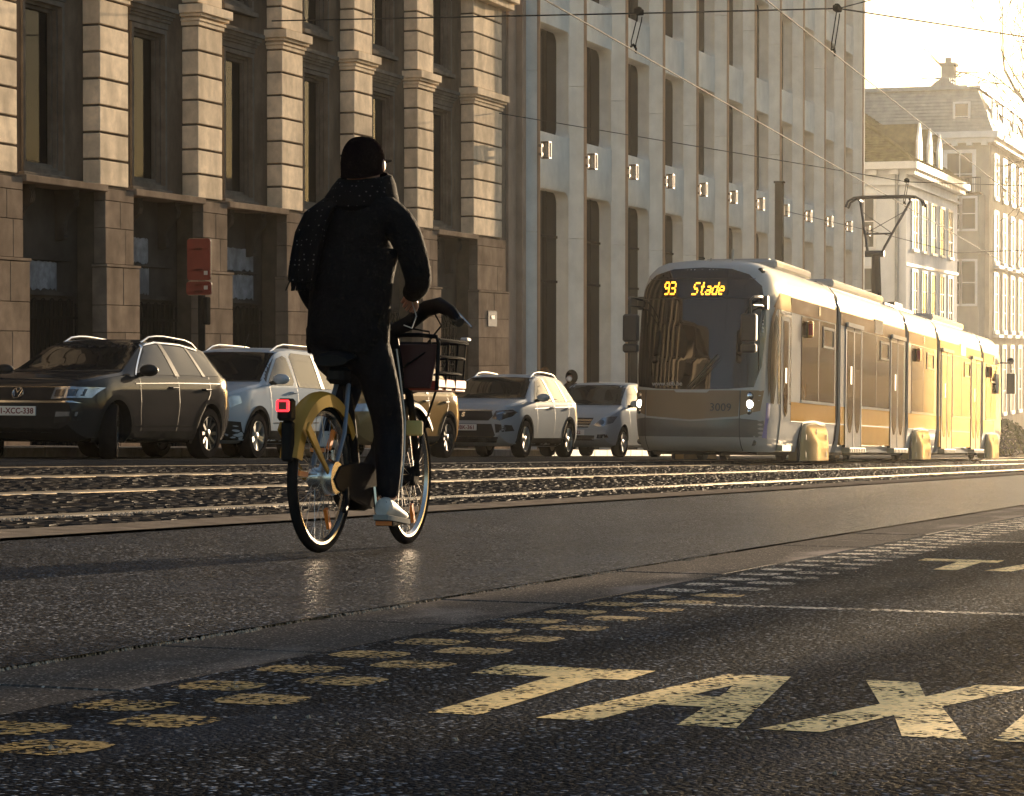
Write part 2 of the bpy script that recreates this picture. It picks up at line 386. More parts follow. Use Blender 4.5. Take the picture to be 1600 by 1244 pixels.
B1 = empty('stone_building', loc=(42., 18., gz(42, 18)))
tag(B1, 'cream limestone building with banded pilasters and dark barred ground floor, left of the concrete building', 'building')
D = 18.0; BAY = 3.42; U0 = 31.30
lay = []
z = 3.03
while z < 5.85: lay.append((z, .41)); z += .41
z2 = 6.27
while z2 < 9.6: lay.append((z2, .40)); z2 += .40
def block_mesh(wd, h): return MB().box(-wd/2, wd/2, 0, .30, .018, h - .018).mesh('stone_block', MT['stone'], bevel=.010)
blk = {(.93, .41): block_mesh(.93, .41), (.93, .40): block_mesh(.93, .40), (1.91, .41): block_mesh(1.91, .41), (1.91, .40): block_mesh(1.91, .40)}
def cap_mesh(wd):
    b = MB(); a = wd/2
    b.box(-a-.03, a+.03, -.03, .30, 5.905, 5.975); b.box(-a-.055, a+.055, -.055, .30, 5.975, 6.02); b.box(-a-.08, a+.10, -.09, .30, 6.05, 6.10); b.box(-a-.12, a+.14, -.14, .30, 6.10, 6.245)
    b.box(-a-.02, a+.02, -.02, .30, 6.02, 6.05)
    return b.mesh('capital', MT['stone'], bevel=.006)
caps = {.93: cap_mesh(.93), 1.91: cap_mesh(1.91)}
def pilaster(uc, wd):
    MB().box(uc-wd/2+.02, uc+wd/2-.02, D+.035, D+.32, 2.9, 17.5).build('pilaster_core', MT['joint'], B1, world=True)
    for z, h in lay:
        o = link('stone_block', blk[(wd, h)], B1, Vector((uc, D + random.uniform(-.004, .004), z)) - B1.location)
    link('capital', caps[wd], B1, Vector((uc, D, 0)) - B1.location)
    # base pier of larger stones
    x0, x1 = uc - wd/2 - .03, uc + wd/2 - .02
    b = MB().box(x0+.03, x1-.03, D-.02, D+.40, gz(uc, 18)-.6, 2.97).build('pier_core', MT['joint'], B1, world=True)
    def row(za, zb, xa, xb, vf, cuts):
        xs = [xa] + [xa + (xb-xa)*c for c in cuts] + [xb]
        for i in range(len(xs)-1):
            MB().box(xs[i]+.004, xs[i+1]-.004, vf + random.uniform(-.003, .003), D+.1, za+.004, zb-.004).build('pier_stone', MT['base_stone'], B1, bevel=.006, world=True)
    row(2.80, 2.985, x0, x1, D-.10, [])
    row(2.38, 2.80, x0, x1, D-.10, [.52]); row(1.83, 2.38, x0, x1, D-.10, [.7])
    row(1.78, 1.83, x0-.08, x1+.12, D-.17, [])
    za = 1.78
    for h, cuts in ((.58, [.5]), (.42, []), (.62, [.55]), (.6, []), (.6, [.4]), (.6, []), (.5, [.5])):
        row(za-h, za, x0-.06, x1+.10, D-.15, cuts); za -= h
        if za < gz(uc, 18) - .2: break
wins = {}
def window_set(uc, z0, z1, curtain):
    key = round(z1-z0, 3)
    a = .62
    fr = MB()
    for (o_, dpt, yb) in ((.0, .10, .02), (.07, .05, .10), (.12, .03, .16)):
        i = o_; th = .07 if o_ == 0 else .05
        for (xa, xb, zc, zd) in ((-a+i, -a+i+th, z0+i, z1-i), (a-i-th, a-i, z0+i, z1-i), (-a+i+th, a-i-th, z1-i-th, z1-i), (-a+i+th, a-i-th, z0+i, z0+i+th)):
            fr.box(uc+xa, uc+xb, D+.24+yb, D+.24+yb+.12, zc, zd)
    wo = fr.build('window', MT['moulding'], B1, world=True)
    p = MB().box(uc-a+.15, uc+a-.15, D+.46, D+.468, z0+.15, z1-.15).build('pane', MT['winglass'], wo); p.data.transform(Matrix.Translation(-B1.location))
    if curtain:
        b = MB(); n = 40
        def row_(zf, x0, x1, amp):
            return [(uc + x0 + (x1-x0)*i/n, D+.60 + amp*math.sin(i*1.25 + 2*x0) + amp*.5*math.sin(i*2.9), z0+.1 + (z1-z0-.2)*zf) for i in range(n+1)]
        if curtain == 'tied':
            rings = [row_(zf, -a, -a + wd, .02) for zf, wd in ((1, 1.02), (.8, .98), (.6, .80), (.48, .55), (.42, .42), (.36, .44), (.2, .52), (0, .60))]
        else: rings = [row_(zf, -a, a*curtain, .02) for zf in (1, .5, 0)]
        b.loft(rings, False, False)
        c = b.build('curtain', MT['curtain'], wo, smooth=True); c.data.transform(Matrix.Translation(-B1.location))
def bay(k, detail=True):
    ur = U0 + BAY*k; ul = ur + BAY - .93; uc = (ur + ul)/2; a = .62
    wv = D + .30
    wall = MB()
    z0s = [(3.13, 5.74), (6.48, 9.2), (10.0, 12.6), (13.4, 15.6)]
    wall.box(ur-.3, uc-a, wv, wv+.35, 3.0, 17.5); wall.box(uc+a, ul+.3, wv, wv+.35, 3.0, 17.5)
    prev = 3.0
    for z0, z1 in z0s: wall.box(uc-a, uc+a, wv+.003, wv+.35, prev, z0); prev = z1
    wall.box(uc-a, uc+a, wv+.003, wv+.35, prev, 17.5)
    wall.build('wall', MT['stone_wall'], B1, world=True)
    for i, (z0, z1) in enumerate(z0s[:2] if detail else []):
        window_set(uc, z0, z1, {0: 0, 1: 'tied', 2: 1.0, 3: 1.0, 4: .4, 5: 1.0}.get(k, 0) if i == 0 else (.2 if k % 2 else 1.0))
        # architrave and cornice over the window
        b = MB(); zt = z1
        b.box(uc-a-.07, uc+a+.07, wv-.03, wv+.1, zt+.02, zt+.12); b.box(uc-a-.10, uc+a+.10, wv-.06, wv+.1, zt+.12, zt+.17)
        b.box(uc-a-.16, uc+a+.16, wv-.12, wv+.1, zt+.22, zt+.29); b.box(uc-a-.13, uc+a+.13, wv-.09, wv+.1, zt+.17, zt+.22); b.box(uc-a-.20, uc+a+.20, wv-.16, wv+.1, zt+.29, zt+.36)
        b.build('window_cornice', MT['moulding'], B1, world=True)
        MB().box(uc-a-.08, uc+a+.08, wv-.10, wv+.3, z0-.09, z0-.005).build('window_sill', MT['moulding'], B1, bevel=.01, world=True)
    # ledge, recessed dark ground floor, consoles, bars
    MB().box(ur+.0, ul+.0, D-.14, wv+.2, 2.93, 3.035).build('ledge', MT['base_stone'], B1, bevel=.01, world=True)
    if not detail: return
    gr = gz(uc, 18)
    MB().box(ur-.3, ul+.3, D+.42, D+.7, gr-.5, 2.95).build('infill_wall', MT['infill'], B1, world=True)
    MB().box(uc-1.05, uc+1.05, D+.37, D+.42, 1.86, 1.90).box(uc-1.08, uc+1.08, D+.34, D+.42, 1.33, 1.39).build('string_course', MT['infill'], B1, world=True)
    def patch(x0, x1, za, zb):
        n = 26; rr = random.Random(k*7+int(za*10))
        top = [(x0 + (x1-x0)*i/n, zb + rr.uniform(-.012, .012)) for i in range(n+1)]; bot = [(x0 + (x1-x0)*i/n, za + rr.uniform(-.025, .03)) for i in range(n, -1, -1)]
        MB().prism(top + bot, 'y', D+.412, D+.42).build('overpaint_patch', MT['plaster'], B1, world=True)
    if k == 0: patch(uc-.95, uc+.62, 1.42, 1.84)
    elif k == 1: patch(uc-.9, uc+.22, 1.92, 2.32); patch(uc-.9, uc+.25, 1.42, 1.84)
    elif k == 2: patch(uc-.95, uc+.9, 1.92, 2.3); patch(uc-.6, uc+.9, 1.42, 1.84)
    elif k == 4: patch(uc-.9, uc+.5, 1.42, 1.84)
    for cu_ in (uc-.66, uc+.66):
        pr = [(0, 2.86), (-.30, 2.86), (-.33, 2.78), (-.30, 2.68), (-.20, 2.60), (-.13, 2.48), (-.11, 2.36), (-.13, 2.26), (-.09, 2.18), (0, 2.16)]
        b = MB().prism([(D+.42+y, z) for y, z in pr], 'x', cu_-.07, cu_+.07)
        for dx in (-.05, 0, .05):
            b.prism([(D+.42+y-.022, z) for y, z in pr[1:9]] + [(D+.42-.05, 2.2), (D+.42-.05, 2.84)], 'x', cu_+dx-.014, cu_+dx+.014)
        b.box(cu_-.09, cu_+.09, D+.10, D+.42, 2.86, 2.93); b.lathe([(.0001, -.075), (.045, -.075), (.045, .075), (.0001, .075)], 12, 'x', (cu_, D+.31, 2.22))
        b.build('console', MT['infill'], B1, world=True)
    b = MB(); n = 17
    for i in range(n):
        x = uc - 1.05 + 2.1*i/(n-1); b.tube([(x, D+.33, gr-.1), (x, D+.33, 1.22)], .013, 6)
        if i % 2 == 0 and i < n-1:
            w_ = 2.1/(n-1); b.tube([(x + w_/2 - w_/2*math.cos(q), D+.33, 1.22 + .06*math.sin(q)) for q in [math.pi*j/6 for j in range(7)]], .012, 5)
    for z in (gr+.35, .2, 1.0): b.box(uc-1.1, uc+1.1, D+.318, D+.342, z-.02, z+.02)
    b.build('railing', MT['iron'], B1, world=True)
    MB().box(uc-1.1, uc+1.1, D+.40, D+.425, gr-.3, 1.26).build('opening', MT['room'], B1, world=True)
for k in range(-8, 6):
    if k >= -1: pilaster(U0 + BAY*k - .465, .93)
    else: MB().box(U0+BAY*k-.93, U0+BAY*k, D, D+.4, gz(U0+BAY*k, 18)-.5, 17.5).build('pilaster', MT['stone'], B1, world=True)
    bay(k, k >= -1)
pilaster(51.885, 1.91)
MB().box(0, 53.4, D+.66, D+9, -3.0, 17.4).build('rear_volume', MT['room'], B1, world=True)
MB().box(3.5, 53.1, D-.35, D+.8, 17.5, 18.1).box(3.5, 53.0, D-.2, D+.8, 17.2, 17.5).build('main_cornice', MT['stone'], B1, world=True)
MB().box(50.8, 53.25, D-.30, D+.3, 8.35, 8.6).box(50.8, 53.15, D-.2, D+.3, 8.2, 8.35).build('end_cornice', MT['stone'], B1, bevel=.01, world=True)
MB().box(52.86, 53.5, D+.12, D+.7, -3, 17.4).build('end_wall', MT['base_stone'], B1, world=True)
pq = MB().box(51.42, 52.02, D-.17, D-.150, 1.03, 1.37).box(51.40, 52.04, D-.175, D-.150, 1.36, 1.38).build('plaque', MT['plaque'], B1, bevel=.004, world=True)
for txt, zz, s_ in (('RUE', 1.235, .11),):
    me = text_mesh(txt, s_, MT['plaque_text']); me.transform(Matrix.Translation(Vector((51.72, D-.176, zz)) - B1.location) @ FACE_STREET); link('lettering', me, pq)

# ------------------------------------------------------------------ concrete building with fins
MT['concrete'] = mat('grey precast concrete', (.68, .665, .62), .8, var=.10, vs=2.2, bump=.22, bs=140, streak=.14)
MT['strip'] = mat('pale metal edge strip', (.34, .25, .18), .8, .0, var=.1)
MT['pinkstone'] = mat('pinkish end panel', (.34, .25, .19), .8, var=.15, vs=2, streak=.2)
MT['bronzeglass'] = mat('bronze tinted glass', (.012, .010, .008), .9, var=0, spec=0., coat=.22, cr=.06)
MT['lampmetal'] = mat('brass wall lamp', (.16, .11, .075), .6, .2, var=.2)
MT['lampglass'] = mat('opal lamp glass', (.30, .27, .22), .5, var=0)
B2 = empty('concrete_building', loc=(76., 18., gz(76, 18)))
tag(B2, 'grey concrete office building with vertical fins and rounded deep windows behind the tram', 'building')
PF = 3.74; UF = 54.66; VF = 17.76; VW = 18.08; VG = 18.44; NB = 11
FLO = [(-5.2, 4.48), (5.72, 8.34), (9.39, 12.01), (13.06, 15.68), (16.73, 19.35)]
JO = [3.27, 7.03, 10.70, 14.37, 18.04, 21.5]
def rounded(x0, x1, z0, z1, r, n=6):
    pts = []
    for cx_, cz_, a0 in ((x1-r, z1-r, 0), (x0+r, z1-r, 90), (x0+r, z0+r, 180), (x1-r, z0+r, 270)):
        pts += [(cx_ + r*math.cos(R(a0 + 90*i/n)), cz_ + r*math.sin(R(a0 + 90*i/n))) for i in range(n+1)]
    return pts
def panel_mesh(zlo, zhi, z0, z1, bottom_open=False):
    x0, x1 = .30, PF - .05; b = MB(); op = rounded(x0, x1, z0, z1, .30)
    X0, X1 = 0., PF + .1
    def outer(p):
        cx_, cz_ = (x0+x1)/2, (z0+z1)/2; dx, dz = p[0]-cx_, p[1]-cz_
        ax, az = (x1-x0)/2, (z1-z0)/2
        if abs(dx)/ax > abs(dz)/az: return (X1 if dx > 0 else X0, min(max(p[1] + (dz/abs(dx))*(.05), zlo), zhi))
        return (min(max(p[0], X0), X1), zhi if dz > 0 else zlo)
    n = len(op); ou = [outer(p) for p in op]
    # corner fix: put exact corners on the diagonal vertices
    for i, (cx_, cz_) in zip((3, 10, 17, 24), ((X1, zhi), (X0, zhi), (X0, zlo), (X1, zlo))): ou[i] = (cx_, cz_)
    soft = [(p[0] + ((x0+x1)/2 - p[0])*.018, p[1] + ((z0+z1)/2 - p[1])*.018) for p in op]
    rings = [[(p[0], VW, p[1]) for p in ou], [(p[0], VW, p[1]) for p in op], [(p[0], VW+.05, p[1]) for p in soft], [(p[0], VG+.02, p[1]) for p in soft]]
    b.loft(rings, True, False)
    return b.mesh('wall_panel', MT['concrete'], smooth=50), soft
panels = []
edges = [-5.6, 5.1, 8.865, 12.535, 16.2, 21.5]
for fi, (z0, z1) in enumerate(FLO):
    pm, soft = panel_mesh(edges[fi], edges[fi+1], z0, z1)
    gm = MB().prism([(p[0], p[1]) for p in soft], 'y', VG, VG+.02).mesh('pane', MT['bronzeglass'])
    fm = MB()
    xs = [.9, 1.8, 2.7]
    for x in xs: fm.box(x-.025, x+.025, VG-.05, VG, z0+.05, z1-.05)
    if fi == 0:
        for z in (2.2, 3.3): fm.box(.35, PF-.1, VG-.04, VG, z-.03, z+.03)
    panels.append((pm, gm, fm.mesh('window_bar', MT['iron'])))
def fin_mesh(za, zb):
    pr = [(-.16, VW+.02), (-.10, VW-.05), (-.055, VW-.13), (-.03, VF+.16), (-.015, VF+.03), (0, VF), (.13, VF), (.17, VF+.06), (.36, VW), (.36, VW+.02)]
    return MB().prism(pr, 'z', za, zb).mesh('fin', MT['concrete'], smooth=35)
fins = []; zprev = -5.6
for zj in JO: fins.append((fin_mesh(zprev, zj-.012))); zprev = zj
stripm = MB().box(.015, .032, VF-.05, VF+.01, -5.6, 21.4).box(.098, .115, VF-.05, VF+.01, -5.6, 21.4).box(.032, .098, VF-.012, VF+.01, -5.6, 21.4, 1).mesh('edge_strip', [MT['strip'], MT['iron']])
lampm = MB().box(-.02, .06, VF-.14, VF-.05, 5.04, 5.10).box(-.02, .06, VF-.14, VF-.05, 5.24, 5.30)
for z in (4.98, 5.345): lampm.box(-.07, .13, VF-.32, VF-.12, z-.015, z+.015)
for x in (-.07, .11):
    for y in (VF-.32, VF-.14): lampm.box(x, x+.02, y, y+.02, 4.98, 5.345)
lampm = lampm.mesh('wall_lamp', MT['lampmetal'])
lampg = MB().lathe([(.0001, 5.0), (.06, 5.0), (.06, 5.33), (.0001, 5.33)], 12, 'z', (.03, VF-.22, 0)).mesh('lamp_glass', MT['lampglass'], smooth=True)
for i in range(NB + 1):
    u = UF + PF*i; off = Vector((u, 0, 0)) - B2.location
    for fm in fins: link('fin', fm, B2, off)
    link('edge_strip', stripm, B2, off)
    lo = link('wall_lamp', lampm, B2, off); link('lamp_glass', lampg, lo)
    if i < NB:
        for pm, gm, bm_ in panels:
            po = link('wall_panel', pm, B2, off); link('pane', gm, po); link('window_bar', bm_, po)
MB().box(53.5, 96.4, VG+.3, VG+12, -6, 21.4).build('rear_volume', MT['room'], B2, world=True)
MB().box(53.5, 54.05, VW-.02, VG+.3, -4, 21.4).build('end_panel', MT['pinkstone'], B2, world=True)
MB().box(54.07, 54.35, VW-.16, VG+.3, -4, 21.4).build('end_panel', MT['pinkstone'], B2, world=True)
MB().box(53.4, 97, VF-.1, VG+12, 21.4, 22.0).build('parapet', MT['concrete'], B2, world=True)
uu = UF + PF*NB
MB().box(uu+.36, uu+.7, VW-.3, VG+12, -6, 21.9).build('end_wall', MT['concrete'], B2, world=True)

# ------------------------------------------------------------------ white building with mossy hipped roof
MT['white_wall'] = mat('white rendered wall', (.80, .79, .77), .8, var=.06, vs=1.2, bump=.1, bs=60, streak=.12)  # far houses' wall colours are raised to look washed by haze
MT['trim'] = mat('white painted trim', (.78, .75, .70), .6, var=.06, streak=.12)
MT['moss_tile'] = mat('mossy roof tile', (.15, .125, .055), .85, var=.35, vs=3, bump=.4, bs=30)
MT['paneglass'] = glass('old pane glass', (.10, .095, .08), 0, .06)
MT['zinc'] = mat('zinc', (.33, .33, .32), .5, .5, var=.15)
B3 = empty('white_building', loc=(115.5, 18.07, gz(115, 18)))
tag(B3, 'white rendered house with mossy hipped roof and pointed dormers behind the pantograph', 'building')
V3, UA, UB = 18.07, 108., 123.2; VB3 = 27.5; EZ = 8.3
MB().box(UA, UB, V3, VB3, -6, EZ).build('wall', MT['white_wall'], B3, world=True)
def framed_window(root, name_u, u0, u1, z0, z1, vf, axis='u', bars=(1, 2), trimw=.12):
    # axis 'u': on the street front (plane v=vf); 'v': on a side wall (plane u=vf), u0..u1 then run along v
    def B(mb, a0, a1, d0, d1, z0, z1): return mb.box(a0, a1, vf-d1, vf-d0, z0, z1) if axis == 'u' else mb.box(vf-d1, vf-d0, a0, a1, z0, z1)
    f = MB(); t = trimw
    B(f, u0-t, u0, -.05, .06, z0-t, z1+t); B(f, u1, u1+t, -.05, .06, z0-t, z1+t); B(f, u0, u1, -.05, .06, z1, z1+t); B(f, u0-t*.4, u1+t*.4, -.05, .12, z0-t, z0)
    wo = f.build('window', MT['trim'], root, world=True)
    p = MB(); B(p, u0, u1, -.04, .012, z0, z1); po = p.build('pane', MT['paneglass'], wo); po.data.transform(Matrix.Translation(-root.location))
    q = MB()
    for i in range(1, bars[0]+1): x = u0 + (u1-u0)*i/(bars[0]+1); B(q, x-.03, x+.03, .012, .04, z0, z1)
    for i in range(1, bars[1]+1): z = z0 + (z1-z0)*i/(bars[1]+1); B(q, u0, u1, .013, .035, z-.025, z+.025)
    qo = q.build('glazing_bar', MT['trim'], wo); qo.data.transform(Matrix.Translation(-root.location))
for i in range(5):
    u = 109.55 + 2.65*i
    for z0, z1 in ((5.02, 7.22), (1.5, 4.0), (-2.0, .6)): framed_window(B3, '', u, u+1.3, z0, z1, V3)
for z0, z1 in ((5.05, 7.3), (2.2, 4.1)): framed_window(B3, '', 19.5, 20.6, z0, z1, UA, 'v', (0, 1))
b = MB().box(UA-.06, UB+.1, V3-.05, V3, 4.22, 4.34); b.build('string_course', MT['trim'], B3, world=True)
MB().box(UA-.5, UB+.6, V3-.55, VB3+.3, 8.42, 8.75).build('eaves', MT['trim'], B3, bevel=.02, world=True)
MB().box(UA-.16, UB+.2, V3-.16, VB3+.1, 7.75, 7.83).box(UA-.1, UB+.1, V3-.1, VB3+.1, 8.2, 8.42).build('frieze', MT['white_wall'], B3, world=True)
for i in range(31): MB().box(UA-.2+.5*i, UA+.02+.5*i, V3-.42, V3, 8.2, 8.42).build('bracket', MT['trim'], B3, world=True)
for i in range(9): MB().box(UA-.38, UA, V3+.3+.95*i, V3+.65+.95*i, 8.2, 8.42).build('bracket', MT['trim'], B3, world=True)
vr = (V3 + VB3)/2
rf = MB(); e = [(UA-.45, V3-.5, 8.75), (UB+.5, V3-.5, 8.75), (UB+.5, VB3+.3, 8.75), (UA-.45, VB3+.3, 8.75)]; hh = 12.6
rf.add(e + [(UA+4.2, vr, hh), (UB-4.2, vr, hh)], [(0, 1, 5, 4), (1, 2, 5), (2, 3, 4, 5), (3, 0, 4), (0, 3, 2, 1)])
roof = rf.build('roof', MT['moss_tile'], B3, world=True)
b = MB()
for (p, q) in ((e[0], (UA+4.2, vr, hh)), (e[3], (UA+4.2, vr, hh)), ((UA+4.2, vr, hh), (UB-4.2, vr, hh))): b.tube([p, q], .11, 6)
b.build('ridge_tile', MT['moss_tile'], B3, world=True)
for i in range(34):          # tile courses on the visible hip
    t = (i+.5)/34
    for (p, q, ap) in ((e[3], e[0], 0), (e[0], e[1], 1)):
        ap = [(UA+4.2, vr, hh)]*2 if ap == 0 else [(UA+4.2, vr, hh), (UB-4.2, vr, hh)]
        a_ = Vector(p).lerp(Vector(ap[0]), t); c_ = Vector(q).lerp(Vector(ap[1]), t); o_ = MB().tube([a_ + Vector((0, 0, .0)), c_ + Vector((0, 0, .0))], .035, 4); o_.build('tile_course', MT['moss_tile'], B3, world=True)
for u in (111.2, 114.2, 117.1):
    v0 = V3-.1; b = MB(); w_ = .62
    b.prism([(u-w_, 8.75), (u+w_, 8.75), (u+w_, 9.85), (u, 10.75), (u-w_, 9.85)], 'y', v0, v0+.10)
    d_ = b.build('dormer', MT['trim'], B3, world=True)
    s_ = MB().prism([(u-w_+.03, 8.75), (u+w_-.03, 8.75), (u+w_-.03, 9.83), (u, 10.7), (u-w_+.03, 9.83)], 'y', v0+.1, v0+3.6).build('dormer_roof', MT['moss_tile'], d_); s_.data.transform(Matrix.Translation(-B3.location))
    p_ = MB().box(u-.26, u+.26, v0-.02, v0+.05, 8.9, 9.9).build('pane', MT['paneglass'], d_); p_.data.transform(Matrix.Translation(-B3.location))
MB().tube([(UA-.1, 18.46, -5), (UA-.1, 18.46, 8.3)], .09, 10).build('downpipe', MT['zinc'], B3, world=True)

# ------------------------------------------------------------------ far corner building with mansard and oriel
MT['ochre'] = mat('ochre grey render', (.42, .38, .31), .8, var=.12, vs=.8, streak=.2)
MT['slate'] = mat('slate mansard', (.34, .32, .28), .6, var=.2, vs=3, bump=.3, bs=20)
B4 = empty('mansard_building', loc=(145., 18.07, gz(145, 18)))
tag(B4, 'tall hazy corner house with mansard roof, oriel and chimney at the far right', 'building')
U4, U4b, V4, V4b, Z4 = 135., 170., 18.07, 33., 12.0
MB().box(U4, U4b, V4, V4b, -8, Z4).build('wall', MT['ochre'], B4, world=True)
MB().box(U4-.5, U4b, V4-.5, V4b, 12.0, 12.35).box(U4-.3, U4b, V4-.3, V4b, 11.75, 12.0).build('cornice', MT['trim'], B4, bevel=.02, world=True)
for i in range(18): MB().box(U4-.42, U4, V4+.1+.8*i, V4+.4+.8*i, 11.6, 11.8).build('bracket', MT['trim'], B4, world=True)
man = MB(); o0 = [(U4-.2, V4-.2), (U4b, V4-.2), (U4b, V4b), (U4-.2, V4b)]; o1 = [(U4+.75, V4+.75), (U4b, V4+.75), (U4b, V4b), (U4+.75, V4b)]
man.loft([[(x, y, 12.36) for x, y in o0], [(x, y, 14.75) for x, y in o1]], True, True)
man.build('roof', MT['slate'], B4, world=True)
MB().box(U4+.55, U4b, V4+.55, V4b, 14.75, 14.9).box(U4+1.4, U4b, V4+1.4, V4b, 14.9, 15.05).build('roof_edge', MT['zinc'], B4, world=True)
for i in range(12):
    t = (i+.5)/12; z = 12.4 + 2.3*t; x = U4-.2 + .95*t; y = V4-.2 + .95*t
    MB().box(x-.03, x+.05, y, V4b, z-.03, z+.02).box(x, U4b, y-.03, y+.05, z-.031, z+.021).build('slate_course', MT['slate'], B4, world=True)
framed_window(B4, '', 19.25, 19.95, 12.5, 13.9, U4+.12, 'v', (0, 1))
for i in range(6): framed_window(B4, '', 137.5 + 4.6*i, 139.6 + 4.6*i, 12.6, 14.2, V4+.2, 'u', (1, 0))
MB().box(U4+2.6, U4+3.5, 20.4, 21.1, 14.9, 16.3).box(U4+2.5, U4+3.6, 20.3, 21.2, 16.3, 16.45).box(U4+2.75, U4+3.1, 20.6, 20.9, 16.45, 16.75).build('chimney', MT['ochre'], B4, world=True)
MB().prism([(19.9, 14.9), (21.9, 14.9), (21.3, 15.4), (20.9, 15.6), (20.4, 15.4)], 'x', U4+2.2, U4+4).build('roof_hut', MT['slate'], B4, world=True)
b = MB()
for i in range(22): b.tube([(U4+1.5, 19.4+.12*i, 14.95), (U4+1.5, 19.4+.12*i, 15.5)], .015, 4)
b.box(U4+1.48, U4+1.52, 19.4, 22.0, 15.48, 15.53); b.build('roof_railing', MT['zinc'], B4, world=True)
for v_, h_ in ((22.2, 16.0), (22.9, 15.9), (23.3, 16.2), (24.4, 16.0)):
    b = MB().tube([(U4+2, v_, 14.9), (U4+2, v_, h_)], .02, 4)
    for j in range(4): b.box(U4+1.99, U4+2.01, v_-.35, v_+.35, h_-.1-.16*j, h_-.08-.16*j)
    b.build('antenna', MT['zinc'], B4, world=True)
for v0, z0, z1 in ((19.0, 8.95, 11.2), (21.5, 8.95, 11.2), (24., 8.95, 11.2), (22.2, 5.6, 8.0), (24.6, 5.6, 8.0), (22.2, 1.6, 4.4)): framed_window(B4, '', v0, v0+1.35, z0, z1, U4, 'v', (1, 1), .2)
ori = MB().prism([(U4, 18.3), (U4-.9, 18.5), (U4-.9, 20.4), (U4, 20.9)], 'z', 5.95, 8.9).prism([(U4, 18.2), (U4-1.0, 18.42), (U4-1.0, 20.5), (U4, 21.0)], 'z', 5.7, 5.95).prism([(U4, 18.3), (U4-.88, 18.52), (U4-.88, 20.38), (U4, 20.9)], 'z', 1.0, 5.7).build('oriel', MT['ochre'], B4, world=True)
for z0, z1 in ((7.05, 8.7), (3.0, 5.3)): framed_window(B4, '', 18.7, 19.4, z0, z1, U4-.9, 'v', (0, 1)); framed_window(B4, '', 19.55, 20.25, z0, z1, U4-.9, 'v', (0, 1))
b = MB().box(U4-1.0, U4, 18.4, 21.0, 8.9, 9.02)
for i in range(20): b.tube([(U4-.98, 18.42+.13*i, 9.0), (U4-.98, 18.42+.13*i, 9.8)], .015, 4)
b.box(U4-1.0, U4-.95, 18.4, 21.0, 9.78, 9.84); b.build('balcony', MT['iron'], B4, world=True)
for i in range(8):
    u = 137. + 3.6*i
    for z0, z1 in ((8.95, 11.1), (5.4, 8.0), (1.6, 4.6), (-3, .6)): framed_window(B4, '', u, u+1.3, z0, z1, V4, 'u', (1, 2), .2)
    MB().box(u-.3, u+1.6, V4-.35, V4, 5.0, 5.15).box(u-.3, u+1.6, V4-.35, V4, 1.2, 1.35).build('window_ledge', MT['trim'], B4, world=True)
# ------------------------------------------------------------------ surface patches laid on a curved body
def bvh_of(me):
    bm = bmesh.new(); bm.from_mesh(me); t = BVHTree.FromBMesh(bm); bm.free(); return t
def patch(bvh, poly, proj, off=.004, maxlen=.09, skirt=True):
    """poly: 2D outline. proj 'front' (y,z) seen from +x, 'back' from -x, 'left'/'right' (x,z) from +y/-y, 'top' (x,y)."""
    D_ = {'front': (Vector((-1, 0, 0)), lambda a, b: Vector((9, a, b))), 'back': (Vector((1, 0, 0)), lambda a, b: Vector((-40, a, b))),
          'left': (Vector((0, -1, 0)), lambda a, b: Vector((a, 5, b))), 'right': (Vector((0, 1, 0)), lambda a, b: Vector((a, -5, b))), 'top': (Vector((0, 0, -1)), lambda a, b: Vector((a, b, 9)))}
    d, org = D_[proj]
    bm = bmesh.new(); vs = [bm.verts.new((p[0], p[1], 0)) for p in poly]; bm.faces.new(vs)
    bmesh.ops.triangulate(bm, faces=bm.faces)
    for _ in range(6):
        es = [e for e in bm.edges if e.calc_length() > maxlen]
        if not es: break
        bmesh.ops.subdivide_edges(bm, edges=es, cuts=1); bmesh.ops.triangulate(bm, faces=bm.faces)
    pts = []; lastd = None
    for v in bm.verts:
        o = org(v.co.x, v.co.y); h = bvh.ray_cast(o, d)
        if h[0] is None:
            h = bvh.find_nearest(o + d*(7 if proj != 'back' else 9)); pts.append(h[0] - d*off)
        else: pts.append(h[0] - d*off*.6 + h[1]*(off*.6 if h[1].dot(d) < 0 else -off*.6))
    bm.verts.index_update(); b = MB(); b.add(pts, [tuple(v.index for v in f.verts) for f in bm.faces])
    bm.free(); return b
def rrect(x0, x1, z0, z1, r, n=4): return rounded(x0, x1, z0, z1, r, n)
def circ(cx_, cz_, r, n=20, rz=None): return [(cx_ + r*math.cos(2*math.pi*i/n), cz_ + (rz or r)*math.sin(2*math.pi*i/n)) for i in range(n)]

# ------------------------------------------------------------------ tram
MT['silver'] = carpaint('tram silver paint', (.42, .41, .39), 0., .4, .04, .35)
MT['sungold'] = carpaint('tram champagne paint', (.40, .22, .06), 0., .4, .06, .34)  # gold of the low sun is mixed into this silver body paint
MT['bronze'] = carpaint('tram bronze paint', (.25, .17, .105), 0., .4, .05, .22)
MT['tramglass'] = mat('tinted tram glass', (.050, .024, .007), .9, var=.15, vs=2, spec=0., coat=.25, cr=.05)
MT['windscreen'] = glass('dark windscreen', (.006, .006, .007), 0, .02)
MT['rubber'] = mat('black rubber', (.015, .014, .013), .6, var=.3)
MT['blackplastic'] = mat('black plastic', (.02, .02, .021), .45, var=.2)
MT['chrome'] = mat('chrome', (.7, .7, .7), .12, 1., var=0)
MT['led'] = mat('amber led', (.9, .35, .02), .5, var=0, emit=(1, .36, .02), estr=2.2)
MT['headlamp'] = mat('lit headlamp', (.9, .9, .85), .3, var=0, emit=(1, .93, .8), estr=4.)
MT['amber'] = mat('amber marker lens', (.8, .22, .04), .25, var=0, coat=1)
MT['redlens'] = mat('red lens', (.5, .02, .02), .2, var=0, coat=1)
